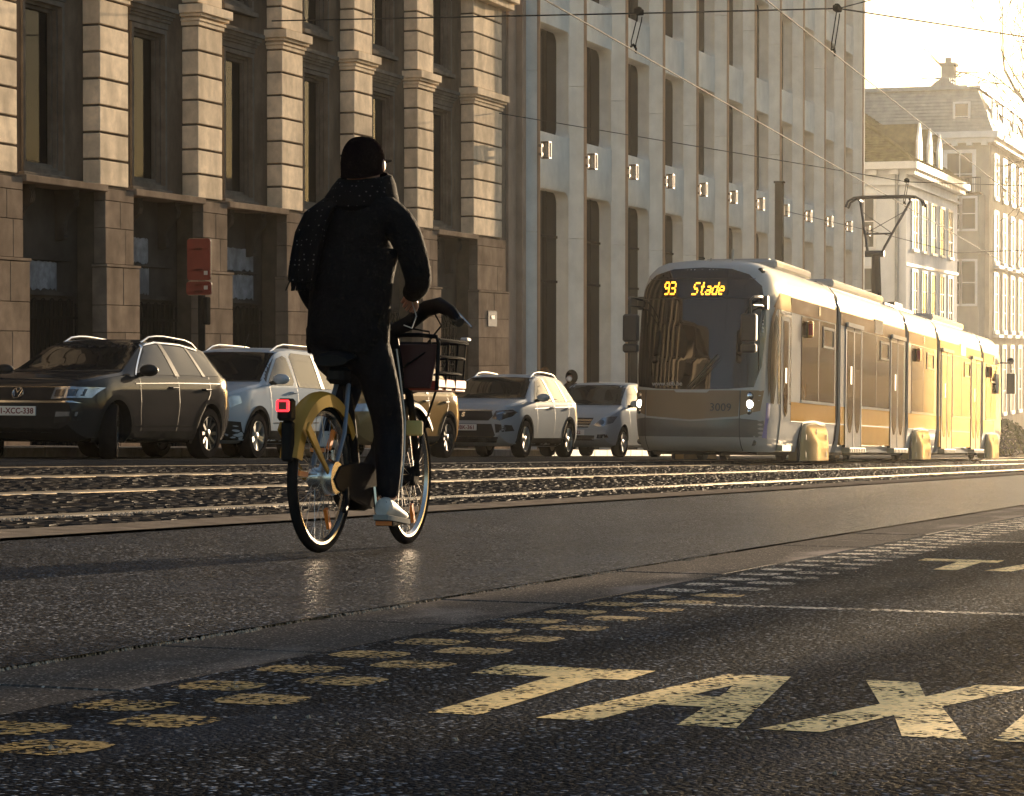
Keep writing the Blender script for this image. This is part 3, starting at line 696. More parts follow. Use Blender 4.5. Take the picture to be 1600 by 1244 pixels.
MT['cream_metal'] = mat('pale wheel cover', (.36, .26, .13), .8, 0., var=.08, coat=.25, cr=.12)  # takes the same painted sun gold as the lower panels
MT['step'] = mat('step tread', (.45, .38, .26), .5, .3, var=.2)
MT['darkgrey'] = mat('dark grey paint', (.10, .10, .10), .4, .2, var=.15, coat=.4)
MT['sticker'] = mat('blue sticker', (.03, .06, .35), .4, var=0)
MT['digits'] = mat('black lettering', (.012, .012, .012), .5, var=0)
MT['palewords'] = mat('grey lettering', (.45, .43, .40), .5, var=0)
TR = empty('tram', street(39.45, 10.16, math.pi))
tag(TR, 'silver and bronze low-floor tram, line 93, coming down the cobbled track', 'tram')
TW = 1.15
def section(z):
    return float(np.interp(z, [.18, .30, .75, 1.1, 2.55, 2.9, 3.15, 3.30, 3.38, 3.41], [1.06, 1.10, 1.15, 1.15, 1.15, 1.13, 1.06, .94, .80, .62]))
ZL = [.18, .24, .30, .42, .56, .75, .95, 1.15, 1.4, 1.7, 2.0, 2.3, 2.55, 2.75, 2.9, 3.03, 3.15, 3.23, 3.30, 3.35, 3.38, 3.41]
def nose_x(z): return float(np.interp(z, [.18, .30, .45, .75, 1.2, 1.7, 2.3, 2.8, 3.1, 3.25, 3.35, 3.41], [-.28, -.10, 0, -.01, -.06, -.15, -.30, -.45, -.58, -.70, -.88, -1.15]))
def cab(sign, x_nose, x_back):
    b = MB(); n = 72; rings = []
    for z in ZL:
        w_ = section(z); L = abs(x_back - x_nose); xb = 2.0
        row = []
        for i in range(n+1):
            q = math.pi*i/n - math.pi/2; c_, s_ = max(0, math.cos(q)), math.sin(q)
            row.append((x_nose + sign*(-xb + (xb + nose_x(z))*c_**(2/4.4)), w_*math.copysign(abs(s_)**(2/4.4), s_), z))
        rings.append([(x_back, -w_, z)] + row + [(x_back, w_, z)])
    b.loft(rings, True, True); return b
LEND = -31.4
J = [-6.68, -14.46, -18.92, -26.5]; GW = .24
body_a = cab(1, 0, J[0] + GW).build('cab_body', MT['silver'], TR, smooth=38)
body_e = cab(-1, LEND, J[3] - GW).build('cab_body', MT['silver'], TR, smooth=38)
sec = [(-section(z), z) for z in ZL] + [(section(z), z) for z in reversed(ZL)]
mods = [(J[0]-GW, J[1]+GW), (J[1]-GW, J[2]+GW), (J[2]-GW, J[3]+GW)]
mbodies = [MB().prism(sec, 'x', a, c).build('module_body', MT['silver'], TR, smooth=30) for a, c in mods]
for x in J:
    b = MB(); 
    for k in range(7):
        xx = x - GW + 2*GW*(k)/6; s_ = .93 if k % 2 else .965
        b.loft([[(xx-.035, y*s_, .30 + (z-.18)*.97) for y, z in sec], [(xx+.035, y*s_, .30 + (z-.18)*.97) for y, z in sec]], True, True)
    b.build('gangway_bellows', MT['rubber'], TR)
bva = bvh_of(body_a.data)
ws_poly = [(-.98, 1.25), (-.60, 1.21), (0, 1.20), (.60, 1.21), (.98, 1.25), (1.06, 1.6), (1.085, 2.1), (1.07, 2.6), (1.0, 2.95), (.8, 3.14), (.5, 3.235), (0, 3.265), (-.5, 3.235), (-.8, 3.14), (-1.0, 2.95), (-1.07, 2.6), (-1.085, 2.1), (-1.06, 1.6)]
ws = patch(bva, ws_poly, 'front', .006, .08).build('windscreen', MT['windscreen'], TR, smooth=True)
patch(bva, [(-.99, 2.72), (.99, 2.72), (.99, 2.735), (-.99, 2.735)], 'front', .012).build('screen_seam', MT['rubber'], ws)
patch(bva, [(-.9, 3.06), (.9, 3.06), (.9, 3.072), (-.9, 3.072)], 'front', .012).build('screen_seam', MT['rubber'], ws)
patch(bva, [(-.78, .76), (0, .70), (.78, .76), (.80, 1.19), (.3, 1.185), (.26, 1.15), (-.26, 1.15), (-.3, 1.185), (-.80, 1.19)], 'front', .006).build('front_panel', MT['bronze'], TR, smooth=True)
for s_ in (-1, 1):
    patch(bva, [(s_*.79, .77), (s_*1.06, .86), (s_*1.09, 1.2), (s_*.81, 1.19)], 'front', .006).build('lamp_surround', MT['bronze'], TR, smooth=True)
    patch(bva, [(s_*.9, 1.19), (s_*1.0, 1.19), (s_*1.02, 2.2), (s_*1.06, 2.9), (s_*1.045, 2.9)], 'front', .009).build('screen_pillar', MT['blackplastic'], TR) if False else None
    for zz, r_, m_ in ((1.10, .055, 'chrome'), (.965, .068, 'headlamp'), (.845, .042, 'chrome')):
        p = bva.ray_cast(Vector((5, s_*.93, zz)), Vector((-1, 0, 0)))
        if p[0] is None: continue
        o = MB().lathe([(r_*1.25, 0), (r_*1.25, .02), (r_, .024)], 20, 'x').build('lamp_ring', MT['blackplastic'], TR, smooth=True)
        o2 = MB().lathe([(.0001, .03), (r_*.6, .026), (r_, .012)], 20, 'x').build('headlight', MT[m_], TR, smooth=True)
        rot = Vector((1, 0, 0)).rotation_difference((p[1] + Vector((1, 0, 0))).normalized()).to_matrix().to_4x4()
        for q in (o, o2): q.matrix_local = Matrix.Translation(p[0]) @ rot
patch(bva, [(-1.09, .42), (1.09, .42), (1.09, .70), (.8, .73), (0, .675), (-.8, .73), (-1.09, .70)], 'front', .005).build('bumper_panel', MT['darkgrey'], TR, smooth=True)
for y in (-.80, .80): patch(bva, [(y-.006, .2), (y+.006, .2), (y+.006, 1.19), (y-.006, 1.19)], 'front', .010).build('panel_seam', MT['rubber'], TR)
for y0 in (-.97, .97):
    p = bva.ray_cast(Vector((5, y0, .33)), Vector((-1, 0, 0)))
    o = MB().lathe([(.0001, .012), (.05, .012), (.05, -.03)], 14, 'x').build('tow_cover', MT['blackplastic'], TR); o.location = p[0]
p = bva.ray_cast(Vector((5, .93, 3.22)), Vector((-1, 0, 0)))
o = MB().lathe([(.0001, .03), (.05, .03), (.062, -.06)], 16, 'x').build('roof_lamp', MT['blackplastic'], TR, smooth=True); o.location = p[0] if p[0] else (-.8, .93, 3.2)
def on_front(me, y, z, off, name, parent):
    p = bva.ray_cast(Vector((5, y, z)), Vector((-1, 0, 0)))
    nrm = p[1] if p[1].x > 0 else -p[1]
    xax = Vector((0, 1, 0)); zax = nrm.normalized(); yax = zax.cross(xax).normalized(); xax = yax.cross(zax)
    o = link(name, me, parent); o.matrix_local = Matrix.Translation(p[0] + zax*off) @ Matrix((xax, yax, zax)).transposed().to_4x4()
    return o
on_front(text_mesh('3009', .185, MT['digits'], depth=.003), .50, .90, .022, 'fleet_number', TR)
on_front(text_mesh('www.stib.be', .105, MT['palewords']), -.42, 1.29, .020, 'web_address', TR)
# dot-matrix destination
GL = {'9': '01110 10001 10001 01111 00001 00001 01110', '3': '11110 00001 00001 01110 00001 00001 11110', 'S': '01111 10000 10000 01110 00001 00001 11110',
      't': '00100 00100 01110 00100 00100 00100 00011', 'a': '00000 00000 01110 00001 01111 10001 01111', 'd': '00001 00001 01111 10001 10001 10001 01111', 'e': '00000 00000 01110 10001 11111 10000 01110'}
def led_word(txt, y0, z0, px, py, shear=.0, name='led_character'):
    n = len(txt)
    for i, ch in enumerate(txt):
        b = MB()
        for r_, row in enumerate(GL[ch].split()):
            for c_, bit in enumerate(row):
                if bit == '1':
                    x, y = (c_-2)*px + shear*(3-r_)*px, (3-r_)*py; b.box(x-px*.5, x+px*.5, y-py*.36, y+py*.36, -.003, .003)
        on_front(b.mesh(name, MT['led']), y0 + (i-(n-1)/2)*6*px, z0, .016, name, TR)
led_word('93', -.50, 2.90, .0185, .036); led_word('Stade', .17, 2.89, .0185, .034, .35)
# wipers, mirrors
b = MB(); 
for s_, pts in ((0, [(.02, .38, 1.24), (-.06, .30, 1.36), (-.14, .02+.28, 1.45)]),):
    b.tube([(.03, -.05, 1.24), (.0, .12, 1.42), (-.10, .42, 1.78)], .014, 6); b.tube([(.05, .0, 1.24), (.0, .18, 1.42), (-.08, .46, 1.74)], .010, 6)
b.build('wiper', MT['blackplastic'], TR)
def mirror(s_):
    b = MB().tube([(-.75, s_*1.03, 2.72), (-.35, s_*1.10, 2.74), (.06, s_*1.06, 2.72), (.12, s_*1.02, 2.66), (.12, s_*1.02, 2.44)], .020, 8)
    b.tube([(-.75, s_*1.05, 2.60), (-.35, s_*1.10, 2.60), (.08, s_*1.05, 2.58)], .016, 8)
    b.box(-.82, -.70, min(s_*.98, s_*1.12), max(s_*.98, s_*1.12), 2.56, 2.78)
    m_ = b.build('mirror_arm', MT['blackplastic'], TR, smooth=True)
    MB().box(.05, .20, s_*1.0-.13, s_*1.0+.13, 1.98, 2.44).box(.06, .19, s_*1.0-.13, s_*1.0+.13, 1.80, 1.95).build('mirror', MT['blackplastic'], m_, bevel=.03)
mirror(1); mirror(-1)
b = MB()
for s_ in (-1, 1):
    b.tube([(LEND+.75, s_*1.02, 2.72), (LEND+.5, s_*1.34, 2.72), (LEND+.5, s_*1.36, 2.45)], .022, 8); b.box(LEND+.42, LEND+.58, s_*1.36-.12, s_*1.36+.12, 1.85, 2.42); b.ball((LEND+.5, s_*1.34, 2.78), .1)
b.build('rear_mirror', MT['blackplastic'], TR)
# side features, both sides
Y = TW
def sidebox(name, x0, x1, z0, z1, material, s_, out=.006, parent=TR, bevel=0, depth=.05):
    return MB().box(x0, x1, min(s_*(Y+out), s_*(Y-depth)), max(s_*(Y+out), s_*(Y-depth)), z0, z1).build(name, material, parent, bevel=bevel)
def sidepoly(name, pts, material, s_, out=.006, parent=TR): return MB().prism(pts, 'y', s_*(Y-.04), s_*(Y+out)).build(name, material, parent)
def ux(u): return 39.45 - u
for s_ in (1, -1):
    # bronze band over the windows, seam lines
    for (a, c) in ((-2.45, J[0]+GW), mods[0], mods[1], mods[2], (J[3]-GW, LEND+2.45)):
        a, c = max(a, c), min(a, c)
        sidebox('bronze_band', c+.01, a-.01, 2.60, 2.86, MT['bronze'], s_, .004)
        sidebox('lower_panel', c+.01, a-.01, .725, 1.05, MT['sungold'], s_, .0035); sidebox('skirt_panel', c+.01, a-.01, .32, .70, MT['sungold'], s_, .0025) if abs(a-c) > 6 else None
        sidebox('lower_seam', c+.01, a-.01, .705, .72, MT['rubber'], s_, .007)
    # cab: side quarter glass, arched pillar, cab door
    bproj = 'left' if s_ > 0 else 'right'
    patch(bva, [(-.95, 1.0), (-1.12, .98), (-1.28, 1.3), (-1.36, 1.8), (-1.36, 2.45), (-1.25, 2.5), (-1.05, 2.3), (-.92, 1.9), (-.85, 1.4)], bproj, .008).build('cab_window', MT['windscreen'], TR, smooth=True)
    patch(bva, [(-1.42, 1.0), (-2.46, 1.0), (-2.46, 2.60), (-1.42, 2.60)], bproj, .005).build('door_surround', MT['windscreen'], TR, smooth=True)
    patch(bva, [(-1.1, 2.62), (-1.6, 2.88), (-2.46, 2.88), (-2.46, 2.60), (-1.4, 2.60)], bproj, .007).build('bronze_band', MT['bronze'], TR, smooth=True)
    patch(bva, [(-.80, 1.1), (-.86, 1.2), (-.86, 1.6), (-.94, 2.0), (-1.08, 2.35), (-1.25, 2.56), (-1.45, 2.62), (-1.25, 2.66), (-1.0, 2.45), (-.84, 2.1), (-.76, 1.6)], bproj, .011).build('arched_pillar', MT['bronze'], TR, smooth=True)
    d_ = patch(bva, rrect(-2.28, -1.62, .28, 2.50, .06), bproj, .012).build('cab_door', MT['silver'], TR, smooth=True)
    patch(bva, [(-2.14, 2.42), (-2.14, 1.2), (-2.08, .86), (-1.95, .78), (-1.82, .86), (-1.76, 1.2), (-1.76, 2.42)], bproj, .018).build('door_glass', MT['tramglass'], d_, smooth=True)
    patch(bva, [(-2.02, 1.62), (-1.9, 1.62), (-1.9, 1.36), (-2.02, 1.36)], bproj, .022).build('notice', MT['palewords'], d_)
    sidebox('door_step', -2.3, -1.6, .20, .30, MT['step'], s_, .05)
    patch(bva, [(-.62, .42), (-.86, .40), (-.80, .62), (-.92, .98), (-.72, 1.0)], bproj, .008).build('blue_logo', MT['sticker'], TR)
    # window bands
    for (a, c, hop) in ((ux(42.75), ux(45.75), .78), (ux(48.6), ux(51.7), .80), (ux(54.55), ux(57.75), .75), (ux(60.7), ux(63.7), .80), (ux(66.7), ux(68.7), .8)):
        wo = sidebox('side_window', c, a, 1.10, 2.58, MT['tramglass'], s_, .008)
        sidebox('window_seam', (a+c)/2-.006, (a+c)/2+.006, 1.10, 2.58, MT['rubber'], s_, .012, wo)
        xl = c + (a-c)*(1-hop) if hop > .79 else c + .35
        hx0, hx1 = c + .12, c + .12 + 1.0
        f = MB()
        for (x0, x1, z0, z1) in ((hx0, hx1, 2.44, 2.49), (hx0, hx1, 2.10, 2.14), (hx0, hx0+.03, 2.14, 2.44), (hx1-.03, hx1, 2.14, 2.44)):
            f.box(x0, x1, min(s_*(Y-.01), s_*(Y+.025)), max(s_*(Y-.01), s_*(Y+.025)), z0, z1)
        f.build('hopper_frame', MT['silver'], wo)
        sidebox('window_ledge', c-.02, a+.02, 1.055, 1.095, MT['silver'], s_, .018)
    # marker lamps and small plates above the windows of the bogie modules
    for u in (43.3, 55.2, 67.3):
        x = ux(u); mo = MB().box(x-.06, x+.06, min(s_*(Y+.002), s_*(Y+.10)), max(s_*(Y+.002), s_*(Y+.10)), 2.22, 2.52).build('marker_lamp', MT['amber'], TR, bevel=.02)
        MB().box(x+.02, x+.065, min(s_*(Y+.02), s_*(Y+.105)), max(s_*(Y+.02), s_*(Y+.105)), 2.26, 2.48).build('lens', MT['redlens'], mo, bevel=.012)
        sidebox('grab_plate', x-1.0, x-.93, 2.66, 2.82, MT['chrome'], s_, .02)
    for u in (50.4, 62.4): sidebox('display_window', ux(u)-.45, ux(u)+.45, 2.62, 2.90, MT['windscreen'], s_, .012)
    # double doors
    for (u0, u1) in ((46.86, 48.46), (51.85, 53.50), (58.84, 60.52), (63.86, 65.60)):
        a, c = ux(u0), ux(u1); m_ = (a+c)/2
        do = sidebox('door', c, a, .28, 2.60, MT['silver'], s_, .012)
        for (x0, x1) in ((c+.05, m_-.03), (m_+.03, a-.05)):
            xm = (x0+x1)/2; hw = (x1-x0)/2-.03
            g_ = sidepoly('door_glass', [(x0+.03, 2.52), (x0+.03, 1.1), (xm-hw*.75, .75), (xm-hw*.3, .58), (xm, .55), (xm+hw*.3, .58), (xm+hw*.75, .75), (x1-.03, 1.1), (x1-.03, 2.52)], MT['tramglass'], s_, .018, do)
        for x in (c-.02, m_-.012, a): sidebox('door_edge', x, x+.024, .28, 2.66, MT['rubber'], s_, .020, do)
        sidebox('door_head', c-.02, a+.02, 2.60, 2.68, MT['silver'], s_, .06, do)
        sidebox('door_notice', m_+.22, m_+.36, 1.5, 1.85, MT['palewords'], s_, .022, do)
        st = MB().box(c-.03, a+.03, min(s_*(Y-.05), s_*(Y+.11)), max(s_*(Y-.05), s_*(Y+.11)), .17, .27)
        so = st.build('door_step', MT['step'], do, bevel=.01)
        r_ = MB()
        for k in range(9):
            x = c + (a-c)*(k+.5)/9; r_.box(x-.02, x+.02, min(s_*(Y+.11), s_*(Y+.118)), max(s_*(Y+.11), s_*(Y+.118)), .18, .26)
        r_.build('tread_rib', MT['blackplastic'], do)
    # bogie covers
    for (u0, u1) in ((42.70, 45.14), (54.66, 57.16), (66.64, 69.2)):
        a, c = ux(u0), ux(u1); m_ = (a+c)/2; hw = (a-c)/2
        pts = [(c, .03), (a, .03), (a-.02, .35), (a-.12, .56), (a-.32, .69), (m_, .72), (c+.32, .69), (c+.12, .56), (c+.02, .35)]
        bo = MB(); n_ = len(pts)
        bo.loft([[(x, s_*(Y-.2), z) for x, z in pts], [(x, s_*(Y+.012), z) for x, z in pts], [(m_+(x-m_)*.93, s_*(Y+.05), .03+(z-.03)*.95) for x, z in pts]], True, True)
        co = bo.build('bogie_cover', MT['cream_metal'], TR, smooth=30)
        sidepoly('cover_gap', [(m_+(x-m_)*1.05, .02+(z-.02)*1.05) for x, z in pts], MT['rubber'], s_, .006)
        for x, z in ((c+.3, .45), (c+.3, .14), (a-.3, .45), (a-.3, .14), (m_, .55)): sidebox('cover_slot', x-.015, x+.015, z-.05, z+.05, MT['blackplastic'], s_, .056, co)
# underframe, wheels, roof equipment
MB().box(LEND+1.2, -1.0, -.9, .9, .12, .32).build('underframe', MT['rubber'], TR)
for x in (ux(43.1), ux(44.8), ux(55.0), ux(56.8), ux(67.0), ux(68.8)):
    for s_ in (-1, 1): MB().lathe([(.0001, -.05), (.28, -.05), (.30, .0), (.28, .07), (.0001, .07)], 20, 'y', (x, s_*.72, .30)).build('wheel', MT['rubber'], TR, smooth=True)
b = MB().box(-.95, -.6, -.4, .3, .16, .34); b.build('coupler', MT['rubber'], TR)
for (a, c) in ((-5.9, -2.9), (-13.6, -8.0), (-25.6, -20.4)):
    ro = MB().box(a, c, -.78, .78, 3.40, 3.56).build('roof_box', MT['silver'], TR, bevel=.04)
    for k in range(5):
        x = a + (c-a)*(k+.5)/5; MB().box(x-.2, x+.2, -.5, .62, 3.555, 3.585).build('roof_hatch', MT['zinc'], ro, bevel=.01)
MB().box(-18.6, -14.8, -.6, .6, 3.40, 3.50).build('roof_frame', MT['zinc'], TR)
MB().tube([(-1.4, .35, 3.38), (-1.4, .35, 3.62)], .02, 6).tube([(-1.7, -.1, 3.38), (-1.7, -.1, 3.5)], .015, 6).build('aerial', MT['zinc'], TR)
# pantograph
PX = ux(56.6)
po = MB().box(PX-.5, PX+.5, -.5, .5, 3.52, 3.62).tube([(PX, 0, 3.6), (PX+.08, 0, 3.75), (PX+.33, .02, 4.72)], [.13, .12, .10], 8).build('pantograph', MT['blackplastic'], TR)
b = MB(); K = Vector((PX+.35, 0, 4.74)); HX = PX - 1.0; HZ = 6.10
b.tube([(K.x, -.22, K.z), (K.x, .22, K.z)], .075, 8)
for s_ in (-1, 1):
    b.tube([(K.x, s_*.16, K.z), (K.x-.12, s_*.20, K.z+.15), (HX, s_*.60, HZ)], .032, 8)
b.tube([(K.x-.46, -.32, K.z+.5), (K.x-.46, .32, K.z+.5)], .022, 6)
b.tube([(K.x-.46, -.32, K.z+.5), (HX+.2, .55, HZ-.25)], .009, 5); b.tube([(K.x-.46, .32, K.z+.5), (HX+.2, -.55, HZ-.25)], .009, 5)
b.build('pantograph_arm', MT['blackplastic'], po)
b = MB()
for dx in (-.16, .16):
    b.tube([(HX+dx, -.92, HZ-.16), (HX+dx, -.86, HZ-.02), (HX+dx, -.72, HZ+.06), (HX+dx, -.5, HZ+.08), (HX+dx, .5, HZ+.08), (HX+dx, .72, HZ+.06), (HX+dx, .86, HZ-.02), (HX+dx, .92, HZ-.16)], .028, 6)
for y in (-.60, .60): b.tube([(HX-.2, y, HZ), (HX+.2, y, HZ)], .03, 6)
b.build('pantograph_head', MT['blackplastic'], po)
# ------------------------------------------------------------------ parked cars
MT['tyre'] = mat('tyre rubber', (.014, .013, .013), .8, var=.25, vs=12)
MT['alloy'] = mat('alloy wheel', (.42, .41, .39), .32, .9, var=.12)
MT['alloydark'] = mat('dark alloy', (.05, .05, .05), .35, .6, var=.15)
MT['carglass'] = mat('car window glass', (.010, .011, .012), .9, var=0, spec=0., coat=.55, cr=.02)
MT['trimblack'] = mat('black car trim', (.018, .018, .019), .5, var=.2, spec=.2)
MT['cladding'] = mat('dark plastic cladding', (.026, .025, .024), .8, var=.25)
MT['plate'] = mat('white number plate', (.62, .62, .60), .4, var=.05)
MT['platetext'] = mat('dark red plate lettering', (.14, .02, .025), .5, var=0)
MT['lampglass2'] = mat('headlamp glass', (.32, .34, .37), .12, .6, var=.3, vs=9, coat=1)
MT['lampdark'] = mat('headlamp interior', (.05, .05, .055), .2, .5, var=.4, vs=14, coat=1)
MT['chrometrim'] = mat('chrome trim', (.62, .62, .62), .15, 1., var=0)
def wheel_meshes(r, wd, spokes, alloy):
    t = MB().lathe([(r*.66, -wd/2+.01), (r*.70, -wd/2), (r*.95, -wd/2+.005), (r, -wd/2+.04), (r, wd/2-.04), (r*.95, wd/2-.005), (r*.70, wd/2), (r*.66, wd/2-.01)], 36, 'y').mesh('tyre', MT['tyre'], smooth=35)
    b = MB().lathe([(r*.69, -wd/2+.01), (r*.69, wd/2-.012), (r*.64, wd/2-.012), (r*.62, wd/2-.05), (r*.62, -wd/2)], 36, 'y')
    for k in range(spokes):
        a = 2*math.pi*k/spokes
        for da in (-.13, .13) if spokes <= 6 else (0,):
            w0, w1 = (.045, .030) if spokes <= 6 else (.038, .042)
            c0, c1 = a, a + da
            p0 = Vector((math.cos(c0), 0, math.sin(c0)))*r*.14; p1 = Vector((math.cos(c1), 0, math.sin(c1)))*r*.65
            n_ = Vector((-math.sin(a), 0, math.cos(a)))
            y0, y1 = wd/2-.035, wd/2-.018
            b.add([p0-n_*w0/2+Vector((0, y0, 0)), p0+n_*w0/2+Vector((0, y0, 0)), p1+n_*w1/2+Vector((0, y1, 0)), p1-n_*w1/2+Vector((0, y1, 0)),
                   p0-n_*w0*.8+Vector((0, y0-.04, 0)), p0+n_*w0*.8+Vector((0, y0-.04, 0)), p1+n_*w1*.8+Vector((0, y1-.04, 0)), p1-n_*w1*.8+Vector((0, y1-.04, 0))],
                  [(0, 1, 2, 3), (4, 5, 1, 0), (5, 6, 2, 1), (6, 7, 3, 2), (7, 4, 0, 3)])
    b.lathe([(.0001, wd/2-.02), (r*.10, wd/2-.02), (r*.17, wd/2-.03), (r*.17, wd/2-.09)], 20, 'y')
    rim = b.mesh('rim', alloy, smooth=35)
    back = MB().lathe([(.0001, wd/2-.10), (r*.63, wd/2-.10)], 28, 'y').mesh('brake_disc', MT['iron'])
    return t, rim, back
def smoothstep(a, b_, x):
    t = min(1, max(0, (x-a)/(b_-a))); return t*t*(3-2*t)
class Car:
    def __init__(s, name, label, u_front_axle, v_near, P, paint, group='cars parked along the far kerb'):
        s.P = P; L, W, H, wb, fo = P['L'], P['W'], P['H'], P['wb'], P['fo']
        # local frame: +x forward, origin on the ground under the front axle, +y towards the camera once turned round
        s.root = empty(name, street(u_front_axle, v_near + W/2, math.pi, -.004)); tag(s.root, label, 'car', group)
        s.xf, s.xr = fo, fo - L
        prof = P['top']; px = [p[0] for p in prof]; pz = [p[1] for p in prof]
        N = 92; xs = [s.xr + L*i/(N-1) for i in range(N)]
        from_ = np.array(px)[::-1]; to_ = np.array(pz)[::-1]
        def top(x): return float(np.interp(x, from_, to_))
        def topS(x): return sum(top(min(s.xf, max(s.xr, x + d)))*w_ for d, w_ in ((-.07, .2), (-.035, .2), (0, .2), (.035, .2), (.07, .2)))
        s.top = topS
        def belt(x): return P['belt'][1] + (P['belt'][0]-P['belt'][1])*((x - s.xr)/L)
        rings = []
        for x in xs:
            df, dr = s.xf - x, x - s.xr
            wk = 1 - P.get('fr', .20)*(1 - min(1, df/.75))**2.2 - P.get('rr', .13)*(1 - min(1, dr/.6))**2.2
            hw = W/2*wk; zt = topS(x); zb = .20 + .16*(1-min(1, df/.35))**2 + .16*(1-min(1, dr/.35))**2
            be = min(belt(x), zt - .07)
            up = max(0, min(1, (zt - belt(x))/(H - belt(x))))
            wr = hw*(.93 - (.93-P.get('tum', .70))*up**.8)
            e = .055 + .03*up
            mid = zb + (be-zb)*.55
            half = [(0, zb), (hw*.80, zb), (hw*.93, zb+.05), (hw*.975, zb+.16), (hw*.995, mid-.05), (hw, mid+.06), (hw*.985, mid+(be-mid)*.55), (hw*.965, be-.02), (hw*.945, be+.015),
                    (hw*.945+(wr-hw*.945)*.35, be+.015+(zt-e-be-.015)*.38), (hw*.945+(wr-hw*.945)*.72, be+.015+(zt-e-be-.015)*.76), (wr, zt-e), (wr*.955, zt-e*.45), (wr*.80, zt-e*.12), (wr*.45, zt-.004), (0, zt)]
            rings.append([(x, y, z) for y, z in half] + [(x, -y, z) for y, z in reversed(half[1:-1])])
        mb = MB(); mb.loft(rings, True, True)
        me = mb.mesh('body', paint, smooth=28)
        s.body = link('body', me, s.root); s.full = bvh_of(me)
        # wheel arches by boolean, kept as plain mesh
        ar = P['r'] + .055
        cut = MB()
        for x in (0, -wb):
            for sgn in (-1, 1): cut.lathe([(.0001, 0), (ar, 0), (ar, .34), (.0001, .34)], 40, 'y', (x, (W/2 - .30) if sgn > 0 else (-W/2 - .04), P['r']))
        co = cut.build('cutter', MT['trimblack'], s.root, weld=True)
        md = s.body.modifiers.new('arch', 'BOOLEAN'); md.object = co; md.operation = 'DIFFERENCE'; md.solver = 'EXACT'
        md.material_mode = 'TRANSFER' if hasattr(md, 'material_mode') else None
        bpy.context.view_layer.update(); dg = bpy.context.evaluated_depsgraph_get()
        nm = bpy.data.meshes.new_from_object(s.body.evaluated_get(dg)); s.body.modifiers.clear(); s.body.data = nm
        bpy.data.objects.remove(co)
        # wheels
        t, rim, back = wheel_meshes(P['r'], .215, P['spokes'], P['alloy'])
        for x in (0, -wb):
            for sgn in (1, -1):
                st = P.get('steer', 0) if x == 0 else 0
                wo = link('wheel', t, s.root); wo.matrix_local = Matrix.Translation((x, sgn*(W/2 - .115), P['r'])) @ Matrix.Rotation(st + (0 if sgn > 0 else math.pi), 4, 'Z') @ Matrix.Rotation(random.uniform(0, 1), 4, 'Y')
                link('rim', rim, wo); link('brake_disc', back, wo)
        # arch lips
        if P.get('clad', 1):
            for x in (0, -wb):
                for sgn in (1, -1):
                    b = MB(); ra, rb = ar-.004, ar + P.get('lip', .05); n = 28; prev = None; vs = []
                    for i in range(n+1):
                        q = R(-22 + 224*i/n); zc = P['r']
                        for r_ in (ra, rb):
                            px_, pz_ = x + r_*math.cos(q), zc + r_*math.sin(q)
                            h = s.full.ray_cast(Vector((px_, sgn*3, max(pz_, .23))), Vector((0, -sgn, 0)))
                            y = (h[0].y if h[0] else sgn*W/2*.97) + sgn*.008
                            vs.append((px_, y, max(pz_, .2)))
                        vs.append((x + ra*math.cos(q), sgn*(W/2-.12), max(P['r'] + ra*math.sin(q), .2)))
                    fs = []
                    for i in range(n):
                        a = 3*i; fs += [(a, a+1, a+4, a+3), (a+2, a, a+3, a+5)]
                    b.add(vs, fs); b.build('wheel_arch', P.get('lipmat', MT['cladding']), s.root, smooth=40)
    def side(s, name, poly, material, off=.005, parent=None, both=True):
        for pr in (('left', 'right') if both else ('left',)):
            patch(s.full, poly, pr, off, .12).build(name, material, parent or s.root, smooth=True)
    def front(s, name, poly, material, off=.005, parent=None, mirror=False, maxlen=.08):
        out = patch(s.full, poly, 'front', off, maxlen).build(name, material, parent or s.root, smooth=True)
        if mirror: patch(s.full, [(-y, z) for y, z in poly], 'front', off, maxlen).build(name, material, parent or s.root, smooth=True)
        return out
    def line(s, name, pts, wd=.008, material=None, off=.006):
        for pr in ('left', 'right'):
            b = MB()
            for (p, q) in zip(pts[:-1], pts[1:]):
                d = Vector((q[0]-p[0], q[1]-p[1])); n = Vector((-d.y, d.x)).normalized()*wd/2
                m_ = patch(s.full, [(p[0]+n.x, p[1]+n.y), (q[0]+n.x, q[1]+n.y), (q[0]-n.x, q[1]-n.y), (p[0]-n.x, p[1]-n.y)], pr, off, .15); b.add(m_.v, m_.f)
            b.build(name, material or MT['trimblack'], s.root)
    def on_nose(s, me, y, z, off, name, parent=None):
        p = s.full.ray_cast(Vector((5, y, z)), Vector((-1, 0, 0)))
        o = link(name, me, parent or s.root); xax = Vector((0, 1, 0)); zax = (p[1] if p[1].x > 0 else -p[1]); zax = Vector((zax.x, 0, zax.z)).normalized(); yax = zax.cross(xax)
        o.matrix_local = Matrix.Translation(p[0] + zax*off) @ Matrix((xax, yax, zax)).transposed().to_4x4(); return o
    def plate(s, txt, z, y=0):
        o = s.on_nose(MB().box(-.26, .26, -.056, .056, -.03, .012).mesh('number_plate', MT['plate'], bevel=.006), y, z, .012, 'number_plate')
        if txt: link('plate_lettering', text_mesh(txt, .095, MT['platetext'], depth=.002, bold=.002), o, (.012, -.002, .0135))
        e_ = link('country_band', MB().box(-.255, -.215, -.05, .05, 0, .0135).mesh('country_band', MT['sticker']), o)
    def mirrors(s, x, z, paint):
        for sgn in (1, -1):
            yb = s.P['W']/2*.93
            m_ = MB().tube([(x, sgn*(yb-.05), z-.03), (x+.02, sgn*(yb+.10), z-.01)], .03, 8).build('mirror_foot', MT['trimblack'], s.root)
            b = MB().ball((0, 0, 0), (.085, .125, .075), 16, 10); o = b.build('mirror_shell', paint, m_, smooth=True); o.location = (x+.01, sgn*(yb+.16), z+.035)
